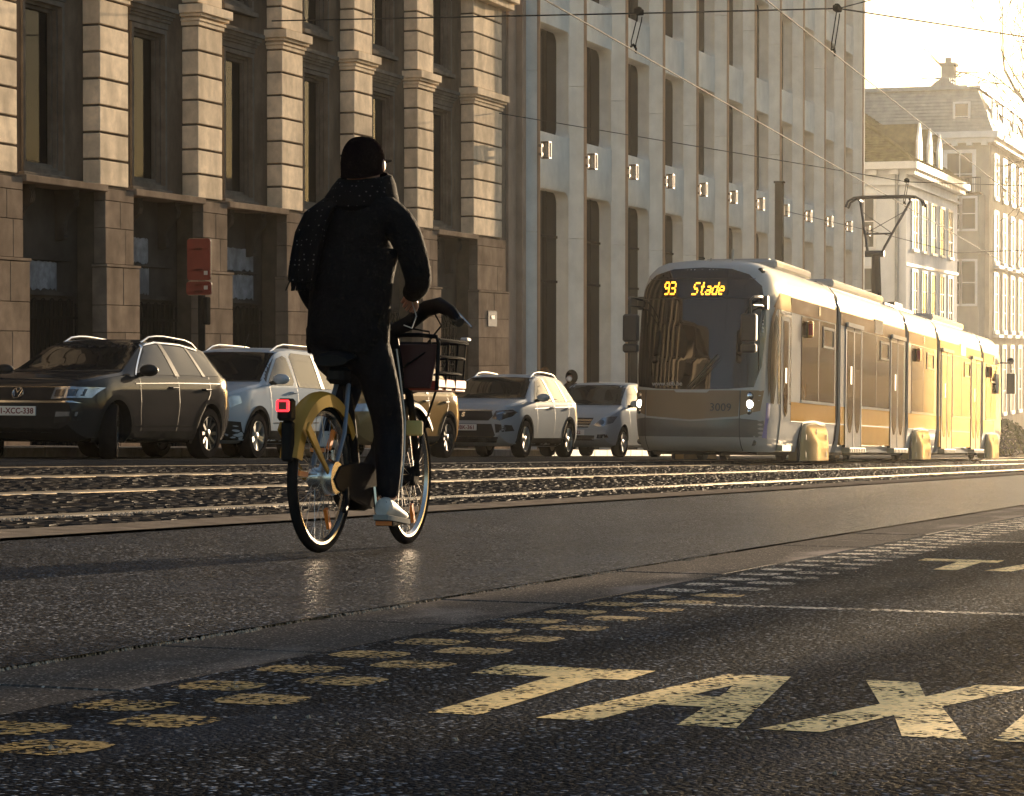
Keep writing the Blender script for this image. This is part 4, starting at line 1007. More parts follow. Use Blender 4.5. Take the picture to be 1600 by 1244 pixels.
    def rails(s, x0, x1, material):
        for sgn in (1, -1):
            pts = []
            for i in range(9):
                t = i/8; x = x0 + (x1-x0)*t; h = s.full.ray_cast(Vector((x, sgn*s.P['W']/2*.60, 5)), Vector((0, 0, -1)))
                z = h[0].z + (.055*min(1, 6*min(t, 1-t)) if 0 < i < 8 else -.01); pts.append((x, sgn*s.P['W']/2*.60, z))
            MB().tube(pts, .017, 8).build('roof_rail', material, s.root, smooth=True)
    def greenhouse(s, dlo, pillars, wsb, wst, wy):
        s.side('side_window', dlo, MT['carglass'], .004)
        for pl in pillars: s.side('window_pillar', pl, MT['trimblack'], .009)
        s.front('windscreen', [(-wy[0], wsb), (-wy[0]*.5, wsb-.02), (wy[0]*.5, wsb-.02), (wy[0], wsb), (wy[1], wst), (wy[1]*.5, wst+.015), (-wy[1]*.5, wst+.015), (-wy[1], wst)], MT['carglass'], .005, maxlen=.1)
        o = s.front('cowl', [(-wy[0]-.02, wsb-.03), (wy[0]+.02, wsb-.03), (wy[0]+.02, wsb+.004), (wy[0]*.5, wsb-.016), (-wy[0]*.5, wsb-.016), (-wy[0]-.02, wsb+.004)], MT['trimblack'], .006, maxlen=.1)
    def handles(s, xs, z, material):
        for x in xs:
            for sgn in (1, -1):
                h = s.full.ray_cast(Vector((x, sgn*3, z)), Vector((0, -sgn, 0))); y = h[0].y
                MB().tube([(x+.10, y, z), (x+.07, y+sgn*.035, z), (x-.08, y+sgn*.04, z+.004), (x-.10, y, z)], .013, 8).build('door_handle', material, s.root, smooth=True)

def SUVtop(L, fo, hood, ws0, roofz, ws1, rear0, rearz, hoodz0=.78):
    return None
# 1: dark compact SUV at the left edge
darkblue = carpaint('dark slate car paint', (.030, .028, .028), 0., .4, .05, .40)
c = Car('parked_car', 'dark grey compact SUV, leftmost parked car, cut by the left edge', 26.69, 14.0,
        dict(L=4.23, W=1.82, H=1.52, wb=2.59, fo=.83, r=.335, spokes=10, alloy=MT['alloydark'], belt=(.98, 1.06), tum=.70, lip=.055, steer=.42, clad=1,
             top=[(.83, .62), (.80, .86), (.70, .955), (.2, 1.03), (-.30, 1.085), (-.38, 1.10), (-1.05, 1.44), (-1.35, 1.515), (-1.9, 1.535), (-2.6, 1.505), (-2.95, 1.44), (-3.22, 1.16), (-3.33, 1.02), (-3.40, .80)]), darkblue)
c.greenhouse([(-.62, 1.045), (-1.15, 1.40), (-1.5, 1.45), (-2.2, 1.445), (-2.62, 1.40), (-2.78, 1.34), (-2.98, 1.13), (-2.95, 1.09)],
             [[(-1.62, 1.05), (-1.56, 1.46), (-1.65, 1.46), (-1.74, 1.05)], [(-2.42, 1.07), (-2.30, 1.44), (-2.36, 1.44), (-2.50, 1.07)]], 1.10, 1.455, (.72, .60))
c.line('window_line', [(-.55, 1.03), (-1.13, 1.425), (-1.5, 1.475), (-2.2, 1.472), (-2.65, 1.42)], .018, MT['chrometrim'], .011)
c.front('grille', [(-.62, .70), (.62, .70), (.70, .84), (-.70, .84)], MT['trimblack'], .006)
c.front('grille_strip', [(-.80, .665), (.80, .665), (.72, .69), (-.72, .69)], MT['chrometrim'], .009)
c.front('grille_strip', [(-.72, .845), (.72, .845), (.72, .858), (-.72, .858)], MT['chrometrim'], .009)
for sg in (1, -1):
    h = c.front('headlight', [(sg*.46, .71), (sg*.84, .73), (sg*.88, .86), (sg*.48, .845)], MT['lampglass2'], .010)
    c.front('headlight_module', [(sg*.50, .735), (sg*.62, .74), (sg*.62, .825), (sg*.50, .82)], MT['lampdark'], .014, h); c.front('headlight_module', [(sg*.66, .74), (sg*.80, .75), (sg*.81, .835), (sg*.66, .825)], MT['lampdark'], .014, h)
    f_ = c.front('fog_surround', [(sg*.50, .42), (sg*.78, .46), (sg*.80, .57), (sg*.52, .58)], MT['trimblack'], .006)
    c.front('fog_light', [(sg*.52, .50), (sg*.76, .51), (sg*.77, .56), (sg*.53, .56)], MT['lampglass2'], .010, f_)
c.front('lower_intake', [(-.55, .34), (.55, .34), (.62, .50), (-.62, .50)], MT['cladding'], .005)
c.front('skid_strip', [(-.45, .31), (.45, .31), (.45, .325), (-.45, .325)], MT['chrometrim'], .010)
c.plate('1-XCC-338', .565)
b = MB().lathe([(.062, 0), (.068, .008), (.076, .008), (.080, 0)], 28, 'z')
for pts in ([(-.035, .058), (0, .0), (.035, .058)], [(-.055, .035), (-.028, -.055), (0, -.005), (.028, -.055), (.055, .035)]):
    b.tube([(x, y, .004) for x, y in pts], .0065, 6)
c.on_nose(b.mesh('badge', MT['chrometrim'], smooth=True), 0, .775, .012, 'badge')
c.mirrors(-.62, 1.06, MT['trimblack']); c.rails(-1.25, -2.9, MT['chrometrim']); c.handles((-1.50, -2.45), .90, MT['trimblack'])
c.line('door_seam', [(-.62, 1.0), (-.60, .60), (-.66, .33)]); c.line('door_seam', [(-1.68, 1.05), (-1.66, .6), (-1.62, .33)]); c.line('door_seam', [(-2.60, 1.07), (-2.58, .85), (-2.30, .55), (-2.18, .33)]); c.line('body_crease', [(-.5, .93), (-1.6, .965), (-2.9, .99)], .012)
c.line('sill_line', [(-.45, .41), (-2.15, .43)], .022, MT['cladding']); c.side('sill_cladding', [(-.42, .22), (-2.16, .22), (-2.18, .36), (-.42, .35)], MT['cladding'], .006)

# 2: silver tall compact car
silver2 = carpaint('silver blue car paint', (.34, .38, .43), 0., .4, .03, .4)
c = Car('parked_car', 'silver tall compact car parked behind the dark SUV, beside the rear wheel of the bicycle', 31.25, 14.2,
        dict(L=4.2, W=1.70, H=1.60, wb=2.6, fo=.86, r=.315, spokes=5, alloy=MT['alloy'], belt=(1.0, 1.06), tum=.74, lip=.05,
             top=[(.86, .60), (.82, .82), (.68, .93), (.2, 1.02), (-.18, 1.06), (-.26, 1.08), (-.88, 1.48), (-1.1, 1.56), (-1.5, 1.60), (-2.6, 1.60), (-3.0, 1.55), (-3.2, 1.30), (-3.30, 1.0), (-3.34, .75)]), silver2)
c.greenhouse([(-.42, 1.06), (-.95, 1.42), (-1.18, 1.47), (-1.28, 1.44), (-1.30, 1.10), (-1.22, 1.04), (-.60, 1.03)], [], 1.10, 1.50, (.70, .60))
c.side('side_window', [(-1.42, 1.02), (-1.40, 1.46), (-1.52, 1.52), (-2.9, 1.50), (-3.0, 1.3), (-2.95, 1.02)], MT['carglass'], .004)
c.side('window_pillar', [(-2.22, 1.02), (-2.20, 1.51), (-2.30, 1.51), (-2.34, 1.02)], MT['trimblack'], .009)
c.side('quarter_panel', [(-.30, 1.10), (-.38, 1.07), (-.93, 1.46), (-.86, 1.48)], MT['trimblack'], .006)
for sg in (1, -1):
    h = c.front('headlight', [(sg*.44, .66), (sg*.72, .67), (sg*.80, .76), (sg*.78, .86), (sg*.50, .82)], MT['lampglass2'], .010)
    c.front('headlight_module', circ(sg*.62, .75, .055), MT['lampdark'], .014, h)
    c.front('fog_light', circ(sg*.64, .42, .05), MT['lampglass2'], .010)
c.front('grille', [(-.40, .62), (.40, .62), (.44, .78), (-.44, .78)], MT['trimblack'], .006); c.front('bumper_cladding', [(-.80, .25), (.80, .25), (.80, .50), (.5, .54), (-.5, .54), (-.80, .50)], MT['cladding'], .006)
c.plate('', .56)
c.mirrors(-.50, 1.08, silver2); c.rails(-1.05, -2.9, MT['chrometrim']); c.handles((-1.18, -2.1), .94, silver2)
c.line('door_seam', [(-.40, 1.02), (-.42, .6), (-.46, .32)]); c.line('door_seam', [(-1.36, 1.5), (-1.35, .6), (-1.30, .32)]); c.line('sill_line', [(-.5, .50), (-2.1, .52)], .012, MT['chrometrim']); c.side('sill_cladding', [(-.42, .22), (-2.16, .22), (-2.18, .40), (-.42, .39)], MT['cladding'], .006)
MB().tube([(-1.3, 0, 1.59), (-1.45, 0, 1.80)], .006, 5).build('aerial', MT['trimblack'], c.root)

# 3: dark SUV mostly behind the cyclist
brown = carpaint('dark bronze car paint', (.20, .13, .055), 0., .4, .05, .4)
c = Car('parked_car', 'dark bronze SUV mostly hidden behind the cyclist and the basket', 35.72, 14.0,
        dict(L=4.30, W=1.83, H=1.55, wb=2.66, fo=.84, r=.34, spokes=10, alloy=MT['alloydark'], belt=(.98, 1.05), tum=.70, lip=.05,
             top=[(.84, .62), (.80, .84), (.68, .93), (.2, 1.01), (-.34, 1.06), (-.42, 1.08), (-1.10, 1.47), (-1.4, 1.545), (-2.0, 1.555), (-2.7, 1.52), (-3.0, 1.43), (-3.25, 1.14), (-3.38, 1.0), (-3.46, .78)]), brown)
c.greenhouse([(-.65, 1.04), (-1.2, 1.41), (-1.55, 1.47), (-2.3, 1.46), (-2.66, 1.41), (-3.0, 1.13), (-2.96, 1.07)], [[(-1.68, 1.04), (-1.62, 1.47), (-1.70, 1.47), (-1.78, 1.04)]], 1.08, 1.47, (.72, .60))
for sg in (1, -1): c.front('headlight', [(sg*.50, .70), (sg*.84, .72), (sg*.86, .84), (sg*.52, .82)], MT['lampglass2'], .010)
c.front('grille', [(-.50, .55), (.50, .55), (.48, .80), (-.48, .80)], MT['trimblack'], .006); c.plate('', .50)
c.mirrors(-.66, 1.06, MT['trimblack']); c.handles((-1.55, -2.5), .92, MT['trimblack']); c.rails(-1.3, -2.95, MT['trimblack'])
c.line('door_seam', [(-.64, 1.0), (-.62, .60), (-.66, .33)]); c.line('door_seam', [(-1.74, 1.05), (-1.70, .6), (-1.66, .33)]); c.line('door_seam', [(-2.66, 1.06), (-2.62, .85), (-2.36, .55), (-2.24, .33)])
c.side('sill_cladding', [(-.42, .22), (-2.22, .22), (-2.24, .36), (-.42, .35)], MT['cladding'], .006)

# 4: silver compact SUV
silver4 = carpaint('warm silver car paint', (.34, .37, .40), 0., .4, .03, .4)
c = Car('parked_car', 'silver compact SUV parked between the basket of the bicycle and the tram', 42.5, 14.0,
        dict(L=4.36, W=1.84, H=1.57, wb=2.63, fo=.88, r=.34, spokes=5, alloy=MT['alloy'], belt=(.98, 1.06), tum=.70, lip=.05,
             top=[(.88, .64), (.84, .86), (.74, .955), (.2, 1.04), (-.32, 1.09), (-.40, 1.105), (-1.08, 1.47), (-1.4, 1.555), (-2.0, 1.575), (-2.7, 1.545), (-3.02, 1.46), (-3.28, 1.16), (-3.40, 1.0), (-3.48, .78)]), silver4)
c.greenhouse([(-.64, 1.05), (-1.18, 1.42), (-1.52, 1.48), (-2.3, 1.475), (-2.70, 1.42), (-3.05, 1.15), (-2.98, 1.08)], [[(-1.66, 1.05), (-1.60, 1.48), (-1.69, 1.48), (-1.78, 1.05)], [(-2.50, 1.07), (-2.40, 1.46), (-2.46, 1.46), (-2.58, 1.07)]], 1.105, 1.48, (.73, .61))
c.front('grille', [(-.48, .66), (.48, .66), (.56, .74), (.52, .83), (-.52, .83), (-.56, .74)], MT['trimblack'], .006)
c.front('grille_strip', [(-.54, .835), (.54, .835), (.54, .85), (-.54, .85)], MT['chrometrim'], .009)
c.on_nose(text_mesh('S', .13, MT['chrometrim'], depth=.006, bold=.006), 0, .755, .012, 'badge')
for sg in (1, -1):
    h = c.front('headlight', [(sg*.55, .70), (sg*.70, .66), (sg*.84, .74), (sg*.90, .87), (sg*.60, .83)], MT['lampdark'], .010)
    c.front('headlight_module', [(sg*.62, .76), (sg*.84, .82), (sg*.84, .845), (sg*.62, .79)], MT['lampglass2'], .014, h)
    c.front('fog_surround', [(sg*.62, .44), (sg*.86, .48), (sg*.84, .58), (sg*.60, .60)], MT['trimblack'], .006); c.front('fog_light', circ(sg*.74, .52, .04), MT['lampglass2'], .010)
c.front('lower_intake', [(-.62, .36), (.62, .36), (.54, .60), (-.54, .60)], MT['trimblack'], .005); c.front('skid_plate', [(-.60, .27), (.60, .27), (.66, .37), (.48, .33), (-.48, .33), (-.66, .37)], MT['chrometrim'], .009)
c.plate('1-UBK-361', .535)
c.mirrors(-.66, 1.07, silver4); c.rails(-1.25, -2.95, MT['chrometrim']); c.handles((-1.52, -2.48), .93, silver4)
c.line('door_seam', [(-.64, 1.0), (-.62, .60), (-.66, .33)]); c.line('door_seam', [(-1.72, 1.05), (-1.68, .6), (-1.64, .33)]); c.line('door_seam', [(-2.64, 1.06), (-2.60, .85), (-2.34, .55), (-2.22, .33)]); c.line('body_crease', [(-.5, .90), (-1.6, .94), (-3.0, .98)], .010)
c.side('sill_cladding', [(-.42, .22), (-2.20, .22), (-2.22, .37), (-.42, .36)], MT['cladding'], .006)

# 5: silver hatchback-van by the tram
silver5 = carpaint('pale silver car paint', (.36, .39, .42), 0., .4, .03, .4)
c = Car('parked_car', 'silver monovolume with slatted grille, half hidden by the tram nose', 48.95, 14.0,
        dict(L=4.27, W=1.78, H=1.56, wb=2.78, fo=.80, r=.315, spokes=5, alloy=MT['alloy'], belt=(1.0, 1.06), tum=.72, lip=.0, clad=0,
             top=[(.80, .58), (.77, .78), (.66, .90), (.2, 1.02), (-.14, 1.08), (-.22, 1.10), (-.95, 1.49), (-1.2, 1.56), (-2.0, 1.60), (-2.8, 1.56), (-3.1, 1.44), (-3.30, 1.14), (-3.42, .95), (-3.47, .75)]), silver5)
c.greenhouse([(-.42, 1.06), (-1.0, 1.44), (-1.3, 1.49), (-2.4, 1.50), (-2.9, 1.42), (-3.05, 1.18), (-2.98, 1.08)], [[(-1.55, 1.05), (-1.50, 1.49), (-1.60, 1.49), (-1.67, 1.05)]], 1.10, 1.50, (.72, .62))
gr_ = c.front('grille', [(-.34, .60), (.34, .60), (.44, .80), (-.44, .80)], MT['trimblack'], .006)
for z in (.635, .69, .745): c.front('grille_bar', [(-.36-(z-.6)*.4, z-.014), (.36+(z-.6)*.4, z-.014), (.36+(z-.6)*.4, z+.014), (-.36-(z-.6)*.4, z+.014)], MT['chrometrim'], .016, gr_)
for sg in (1, -1):
    h = c.front('headlight', [(sg*.46, .64), (sg*.62, .62), (sg*.80, .70), (sg*.84, .84), (sg*.62, .80)], MT['lampglass2'], .010); c.front('headlight_module', circ(sg*.62, .71, .055), MT['lampdark'], .014, h)
    c.front('fog_light', [(sg*.52, .38), (sg*.74, .40), (sg*.72, .47), (sg*.54, .46)], MT['lampdark'], .008)
c.front('lower_intake', [(-.46, .34), (.46, .34), (.48, .44), (-.48, .44)], MT['trimblack'], .006); c.plate('        122', .50)
c.mirrors(-.5, 1.08, silver5); c.handles((-1.4, -2.4), .93, silver5); c.line('door_seam', [(-.42, 1.02), (-.42, .6), (-.48, .32)]); c.line('door_seam', [(-1.60, 1.05), (-1.58, .6), (-1.54, .32)])
# ------------------------------------------------------------------ bicycle
MT['bikeyellow'] = mat('ochre yellow bicycle paint', (.33, .16, .016), .5, var=.1, spec=.2, coat=.2)
MT['bikeblack'] = mat('black bicycle paint', (.008, .008, .009), .8, var=.2, spec=0., coat=.1, cr=.3)
MT['bikegrey'] = mat('grey blue stay', (.10, .12, .15), .4, .4, var=.1)
MT['rimsilver'] = mat('silver rim', (.55, .53, .50), .25, 1., var=.1)
MT['spoke'] = mat('spoke steel', (.35, .34, .33), .3, 1., var=0)
MT['rearlight'] = mat('red tail light', (.6, .02, .04), .3, var=0, emit=(1, .02, .03), estr=1.0)
MT['lightdark'] = mat('dark red lens', (.05, .004, .006), .2, var=0)
MT['basketred'] = mat('red basket tray', (.30, .035, .015), .45, var=.15)
MT['basketpanel'] = mat('dark basket panel', (.045, .010, .010), .6, var=.2)
MT['tag'] = mat('pale yellow tag', (.62, .48, .16), .45, var=.1)
MT['orange_reflector'] = mat('orange reflector', (.7, .18, .02), .3, var=0)
BK = empty('bicycle', street(10.41, 4.43, 0, .0)); tag(BK, 'black and yellow share bicycle with front basket, ridden along the lane', 'bicycle')
WR = .345; WB = 1.11
def bike_wheel(x, steer=0.):
    wo = MB().lathe([(WR-.024+.024*math.cos(q), .024*math.sin(q)) for q in [2*math.pi*i/12 for i in range(12)]], 56, 'y', closed=True).build('wheel', MT['tyre'], BK, smooth=True)
    wo.matrix_local = Matrix.Translation((x, 0, WR)) @ Matrix.Rotation(steer, 4, 'Z')
    MB().lathe([(WR-.050, -.016), (WR-.038, -.018), (WR-.036, -.014), (WR-.036, .014), (WR-.038, .018), (WR-.050, .016), (WR-.062, .0)], 56, 'y', closed=True).build('rim', MT['rimsilver'], wo, smooth=40)
    b = MB()
    for k in range(32):
        a = 2*math.pi*k/32; s_ = 1 if k % 2 else -1; a2 = a + (.35 if (k//2) % 2 else -.35)
        b.tube([(.03*math.cos(a2), s_*.03, .03*math.sin(a2)), ((WR-.055)*math.cos(a), 0, (WR-.055)*math.sin(a))], .0014, 4)
    b.build('spokes', MT['spoke'], wo)
    MB().lathe([(.0001, -.05), (.045, -.05), (.05, -.03), (.05, .03), (.045, .05), (.0001, .05)], 20, 'y').build('hub', MT['rimsilver'] if x == 0 else MT['bikeblack'], wo, smooth=40)
    for a in (.6, 2.7, 4.8): MB().box(-.012, .012, -.008, .008, .16, .26).build('reflector', MT['orange_reflector'], wo).matrix_local = Matrix.Rotation(a, 4, 'Y')
    return wo
bike_wheel(0); bike_wheel(WB, .05)
def arc(cx_, cz_, r, a0, a1, n=18): return [(cx_ + r*math.cos(R(a0 + (a1-a0)*i/n)), cz_ + r*math.sin(R(a0 + (a1-a0)*i/n))) for i in range(n+1)]
# rear fender: broad yellow shell
def fender(name, x, r, a0, a1, wd, material, drop=.05):
    b = MB(); rings = []
    for px, pz in arc(x, WR, r, a0, a1, 22):
        d = Vector((px-x, pz-WR)).normalized()
        def at(rr, y): return (x + d.x*rr, y, WR + d.y*rr)
        rings.append([at(r-drop, -wd), at(r-.006, -wd*.92), at(r+.008, -wd*.5), at(r+.012, 0), at(r+.008, wd*.5), at(r-.006, wd*.92), at(r-drop, wd), at(r-drop, wd-.004), at(r-.010, wd*.85), at(r+.004, 0), at(r-.010, -wd*.85), at(r-drop, -wd+.004)])
    b.loft(rings, True, True); return b.build(name, material, BK, smooth=40)
fender('rear_fender', 0, WR+.04, 32, 166, .046, MT['bikeyellow'], .06)
fender('front_fender', WB, WR+.03, 40, 165, .034, MT['bikeblack'], .03)
for s_ in (-1, 1):
    b = MB(); b.prism([(-.33, .56), (-.30, .60), (-.21, .52), (-.12, .43), (-.02, .355), (.015, .35), (.0, .33), (-.04, .335), (-.15, .415), (-.25, .49)], 'y', s_*.062, s_*.074)
    b.build('fender_stay', MT['bikeyellow'], BK, bevel=.004)
    MB().tube([(0, s_*.06, WR), (.14, s_*.058, .55), (.25, s_*.03, .78)], .011, 8).build('seat_stay', MT['bikegrey'], BK, smooth=True)
    MB().tube([(0, s_*.06, WR), (.2, s_*.055, .31), (.42, s_*.04, .30)], .013, 8).build('chain_stay', MT['bikeblack'], BK, smooth=True)
    MB().tube([(WB, s_*.055, WR), (WB-.06, s_*.055, .60), (WB-.11, s_*.045, .76), (WB-.13, 0, .80)], [.014, .018, .022, .024], 8).build('fork_blade', MT['bikeblack'], BK, smooth=True)
    MB().tube([(WB, s_*.05, WR), (WB+.06, s_*.05, .55), (WB+.10, s_*.12, .80)], .006, 6).build('basket_strut', MT['bikeblack'], BK)
tl = MB().box(-.43, -.36, -.034, .034, .60, .70).build('tail_light_box', MT['bikeblack'], BK, bevel=.012)
b = MB(); 
for (y0, y1, z0, z1) in ((-.026, .026, .684, .693), (-.026, .026, .640, .649), (-.030, -.020, .645, .688), (.020, .030, .645, .688)): b.box(-.442, -.428, y0, y1, z0, z1)
b.build('tail_light_ring', MT['rearlight'], tl); MB().box(-.436, -.43, -.020, .020, .648, .685).build('tail_light_lens', MT['lightdark'], tl)
MB().box(-.40, -.35, -.025, .025, .42, .60).build('rear_flap', MT['bikeblack'], BK, bevel=.01)
# frame: seat tube, broad low down tube, head tube
MB().tube([(.42, 0, .29), (.36, 0, .55), (.30, 0, .82)], [.035, .030, .020], 10).build('seat_tube', MT['bikeblack'], BK, smooth=True)
MB().tube([(.42, 0, .31), (.58, 0, .33), (.74, 0, .45), (.88, 0, .68), (.93, 0, .82)], [.055, .06, .055, .05, .042], 10, flat=.8).build('down_tube', MT['bikeblack'], BK, smooth=True)
MB().tube([(WB-.13, 0, .78), (WB-.20, 0, .98), (WB-.23, 0, 1.08)], [.034, .028, .022], 10).build('head_tube', MT['bikeblack'], BK, smooth=True)
MB().lathe([(.0001, -.075), (.10, -.075), (.115, -.05), (.115, .05), (.10, .075), (.0001, .075)], 24, 'y', (.42, 0, .30)).build('motor', MT['bikeblack'], BK, smooth=35)
MB().prism([(.02, .40), (.20, .415), (.42, .41), (.52, .36), (.54, .29), (.50, .215), (.42, .195), (.2, .24), (.0, .29), (-.05, .34)], 'y', -.092, -.070).build('chain_guard', MT['bikeblack'], BK, bevel=.006)
MB().lathe([(.0001, -.085), (.075, -.085), (.085, -.05), (.085, -.02), (.0001, -.02)], 24, 'y', (0, 0, WR)).build('drum_brake', MT['rimsilver'], BK, smooth=35)
for s_, a in ((-1, -90), (1, 90)):
    ex, ez = .42 + .17*math.cos(R(a)), .30 + .17*math.sin(R(a))
    MB().tube([(.42, s_*.10, .30), (ex, s_*.12, ez)], .013, 8).build('crank', MT['rimsilver'], BK)
    pd = MB().box(ex-.05, ex+.05, s_*.17-.045, s_*.17+.045, ez-.014, ez+.014).build('pedal', MT['bikeblack'], BK, bevel=.006)
    MB().box(ex-.053, ex-.047, s_*.17-.04, s_*.17+.04, ez-.01, ez+.01).build('pedal_reflector', MT['orange_reflector'], pd)
MB().tube([(.12, -.08, .30), (-.02, -.14, .22), (-.12, -.17, .20)], .012, 8).build('kickstand', MT['bikeblack'], BK)
sd = MB(); rings = []
for x, wd, z, h in ((.10, .085, .885, .05), (.14, .10, .90, .06), (.20, .095, .905, .065), (.28, .06, .90, .055), (.36, .032, .892, .045), (.40, .015, .885, .03)):
    rings.append([(x, wd*math.cos(q), z + h/2*math.sin(q)) for q in [2*math.pi*i/14 for i in range(14)]])
sd.loft(rings, True, True); sd.build('saddle', MT['bikeblack'], BK, smooth=60)
MB().tube([(.30, 0, .80), (.27, 0, .90)], .016, 8).build('seat_post', MT['rimsilver'], BK)
hb = MB().tube([(.88, 0, 1.06), (.90, -.08, 1.10), (.90, -.17, 1.17), (.87, -.25, 1.185), (.82, -.33, 1.15), (.79, -.38, 1.10)], [.035, .038, .042, .040, .030, .022], 10)
hb.tube([(.88, 0, 1.06), (.90, .08, 1.10), (.90, .17, 1.17), (.87, .25, 1.185), (.82, .33, 1.15), (.79, .38, 1.10)], [.035, .038, .042, .040, .030, .022], 10)
hb = hb.build('handlebar', MT['bikeblack'], BK, smooth=True)
for s_ in (-1, 1):
    MB().tube([(.86, s_*.27, 1.17), (.90, s_*.33, 1.15), (.875, s_*.40, 1.09), (.86, s_*.42, 1.075)], [.012, .009, .007, .006], 6).build('brake_lever', MT['rimsilver'], hb, smooth=True)
    MB().tube([(.84, s_*.30, 1.165), (.79, s_*.385, 1.095)], .026, 10).build('grip', MT['rubber'], hb, smooth=True)
MB().tube([(.92, -.05, 1.08), (.97, -.16, 1.06), (.98, -.17, .98), (.95, -.06, .90)], .005, 6).tube([(.90, -.20, 1.17), (.98, -.22, 1.09), (1.0, -.12, .98), (.96, -.03, .88)], .005, 6).build('brake_cable', MT['bikeblack'], BK)
# basket
bs = MB().box(.985, 1.40, -.20, .20, .770, .785).box(.985, 1.40, -.205, -.195, .785, .83).box(.985, 1.40, .195, .205, .785, .83).box(1.39, 1.40, -.2, .2, .785, .83).build('basket_tray', MT['basketred'], BK, bevel=.006)
MB().prism([(-.17, .78), (.17, .78), (.20, .95), (.20, 1.0), (-.20, 1.0), (-.20, .95)], 'x', .968, .984).build('basket_back_panel', MT['basketpanel'], BK, bevel=.006)
b = MB(); b.tube([(.965, -.205, .77), (.96, -.215, 1.0), (.97, -.20, 1.035), (.98, -.1, 1.045), (.98, .1, 1.045), (.97, .20, 1.035), (.96, .215, 1.0), (.965, .205, .77)], .011, 8)
for z, g_ in ((1.02, .0), (.94, .02), (.86, .045)):
    b.tube([(.97, -.21, z), (1.30-g_, -.225+g_*.3, z), (1.42-g_, -.20+g_*.3, z), (1.43-g_, -.1, z), (1.43-g_, .1, z), (1.42-g_, .20, z), (1.30-g_, .225, z), (.97, .21, z)], .0065 if z < 1 else .010, 6)
for y in (-.19, -.10, 0, .10, .19): b.tube([(1.35, y, .775), (1.39, y, .80), (1.425, y, 1.02)], .005, 6)
for x in (1.10, 1.24):
    for s_ in (-1, 1): b.tube([(x, s_*.20, .775), (x, s_*.215, 1.02)], .005, 6)
b.build('basket_wire', MT['bikeblack'], BK, smooth=True)
MB().box(1.38, 1.44, -.215, -.175, 1.03, 1.05).build('basket_clip', MT['palewords'], BK, bevel=.006)
MB().box(.955, .975, -.135, -.045, .545, .62).build('lock_tag', MT['tag'], BK, bevel=.008)
MB().box(.94, 1.0, -.05, .05, .45, .70).build('lock_case', MT['bikeblack'], BK, bevel=.015)
MB().box(.14, .26, -.045, .045, .78, .86).build('saddle_bag', MT['bikeblack'], BK, bevel=.02)

# ------------------------------------------------------------------ people
MT['jacket'] = mat('black wool jacket', (.0045, .0045, .005), .95, var=.3, vs=20, bump=.9, bs=16, bd=.03, spec=.08)
MT['trousers'] = mat('dark navy trousers', (.006, .0065, .009), .9, var=.3, vs=14, bump=.6, bs=22, bd=.02, spec=.1)
MT['skin'] = mat('skin', (.42, .21, .14), .5, var=.1, vs=12)
MT['beanie'] = mat('black knitted cap', (.008, .005, .005), .95, var=.3, vs=50, bump=.6, bs=120)
MT['shoe'] = mat('off-white leather shoe', (.42, .40, .37), .55, var=.15, vs=12)
MT['sole'] = mat('grey rubber sole', (.25, .24, .22), .7, var=.15)
def scarf_mat():
    m, t, b = _nodes('black scarf with pale stitches'); b.inputs['Roughness'].default_value = .95; b.inputs['Specular IOR Level'].default_value = .08
    tc = t.nodes.new('ShaderNodeTexCoord'); v = t.nodes.new('ShaderNodeTexVoronoi'); v.inputs['Scale'].default_value = 42; v.inputs['Randomness'].default_value = .25
    t.links.new(tc.outputs['Object'], v.inputs['Vector'])
    c_ = _ramp(t, v.outputs['Distance'], [(.13, (.10, .095, .09)), (.20, (.0035, .0033, .0036))]); t.links.new(c_, b.inputs['Base Color']); return m
MT['scarf'] = scarf_mat()
MT['brownhair'] = mat('brown hair', (.10, .055, .025), .7, var=.3, vs=40, bump=.5, bs=150)
MT['hood'] = mat('dark brown coat', (.035, .028, .022), .9, var=.3, vs=10)
MT['mask'] = mat('white mask', (.72, .72, .70), .8, var=.05)
def skinned(name, verts, edges, radii, mats, parent, classify=None, sub=2, rootv=0):
    me = bpy.data.meshes.new(name); me.from_pydata(verts, edges, []); o = bpy.data.objects.new('tmp_skin', me); COL.objects.link(o)
    md = o.modifiers.new('skin', 'SKIN'); md.use_smooth_shade = True
    for i, r_ in enumerate(radii): me.skin_vertices[0].data[i].radius = r_ if isinstance(r_, tuple) else (r_, r_)
    me.skin_vertices[0].data[rootv].use_root = True
    ss = o.modifiers.new('sub', 'SUBSURF'); ss.levels = sub; ss.render_levels = sub
    bpy.context.view_layer.update(); dg = bpy.context.evaluated_depsgraph_get(); nm = bpy.data.meshes.new_from_object(o.evaluated_get(dg)); nm.name = name
    bpy.data.objects.remove(o); nm.materials.clear()
    for m_ in mats: nm.materials.append(m_)
    for p in nm.polygons:
        p.use_smooth = True
        if classify: p.material_index = classify(p.center)
    return link(name, nm, parent)
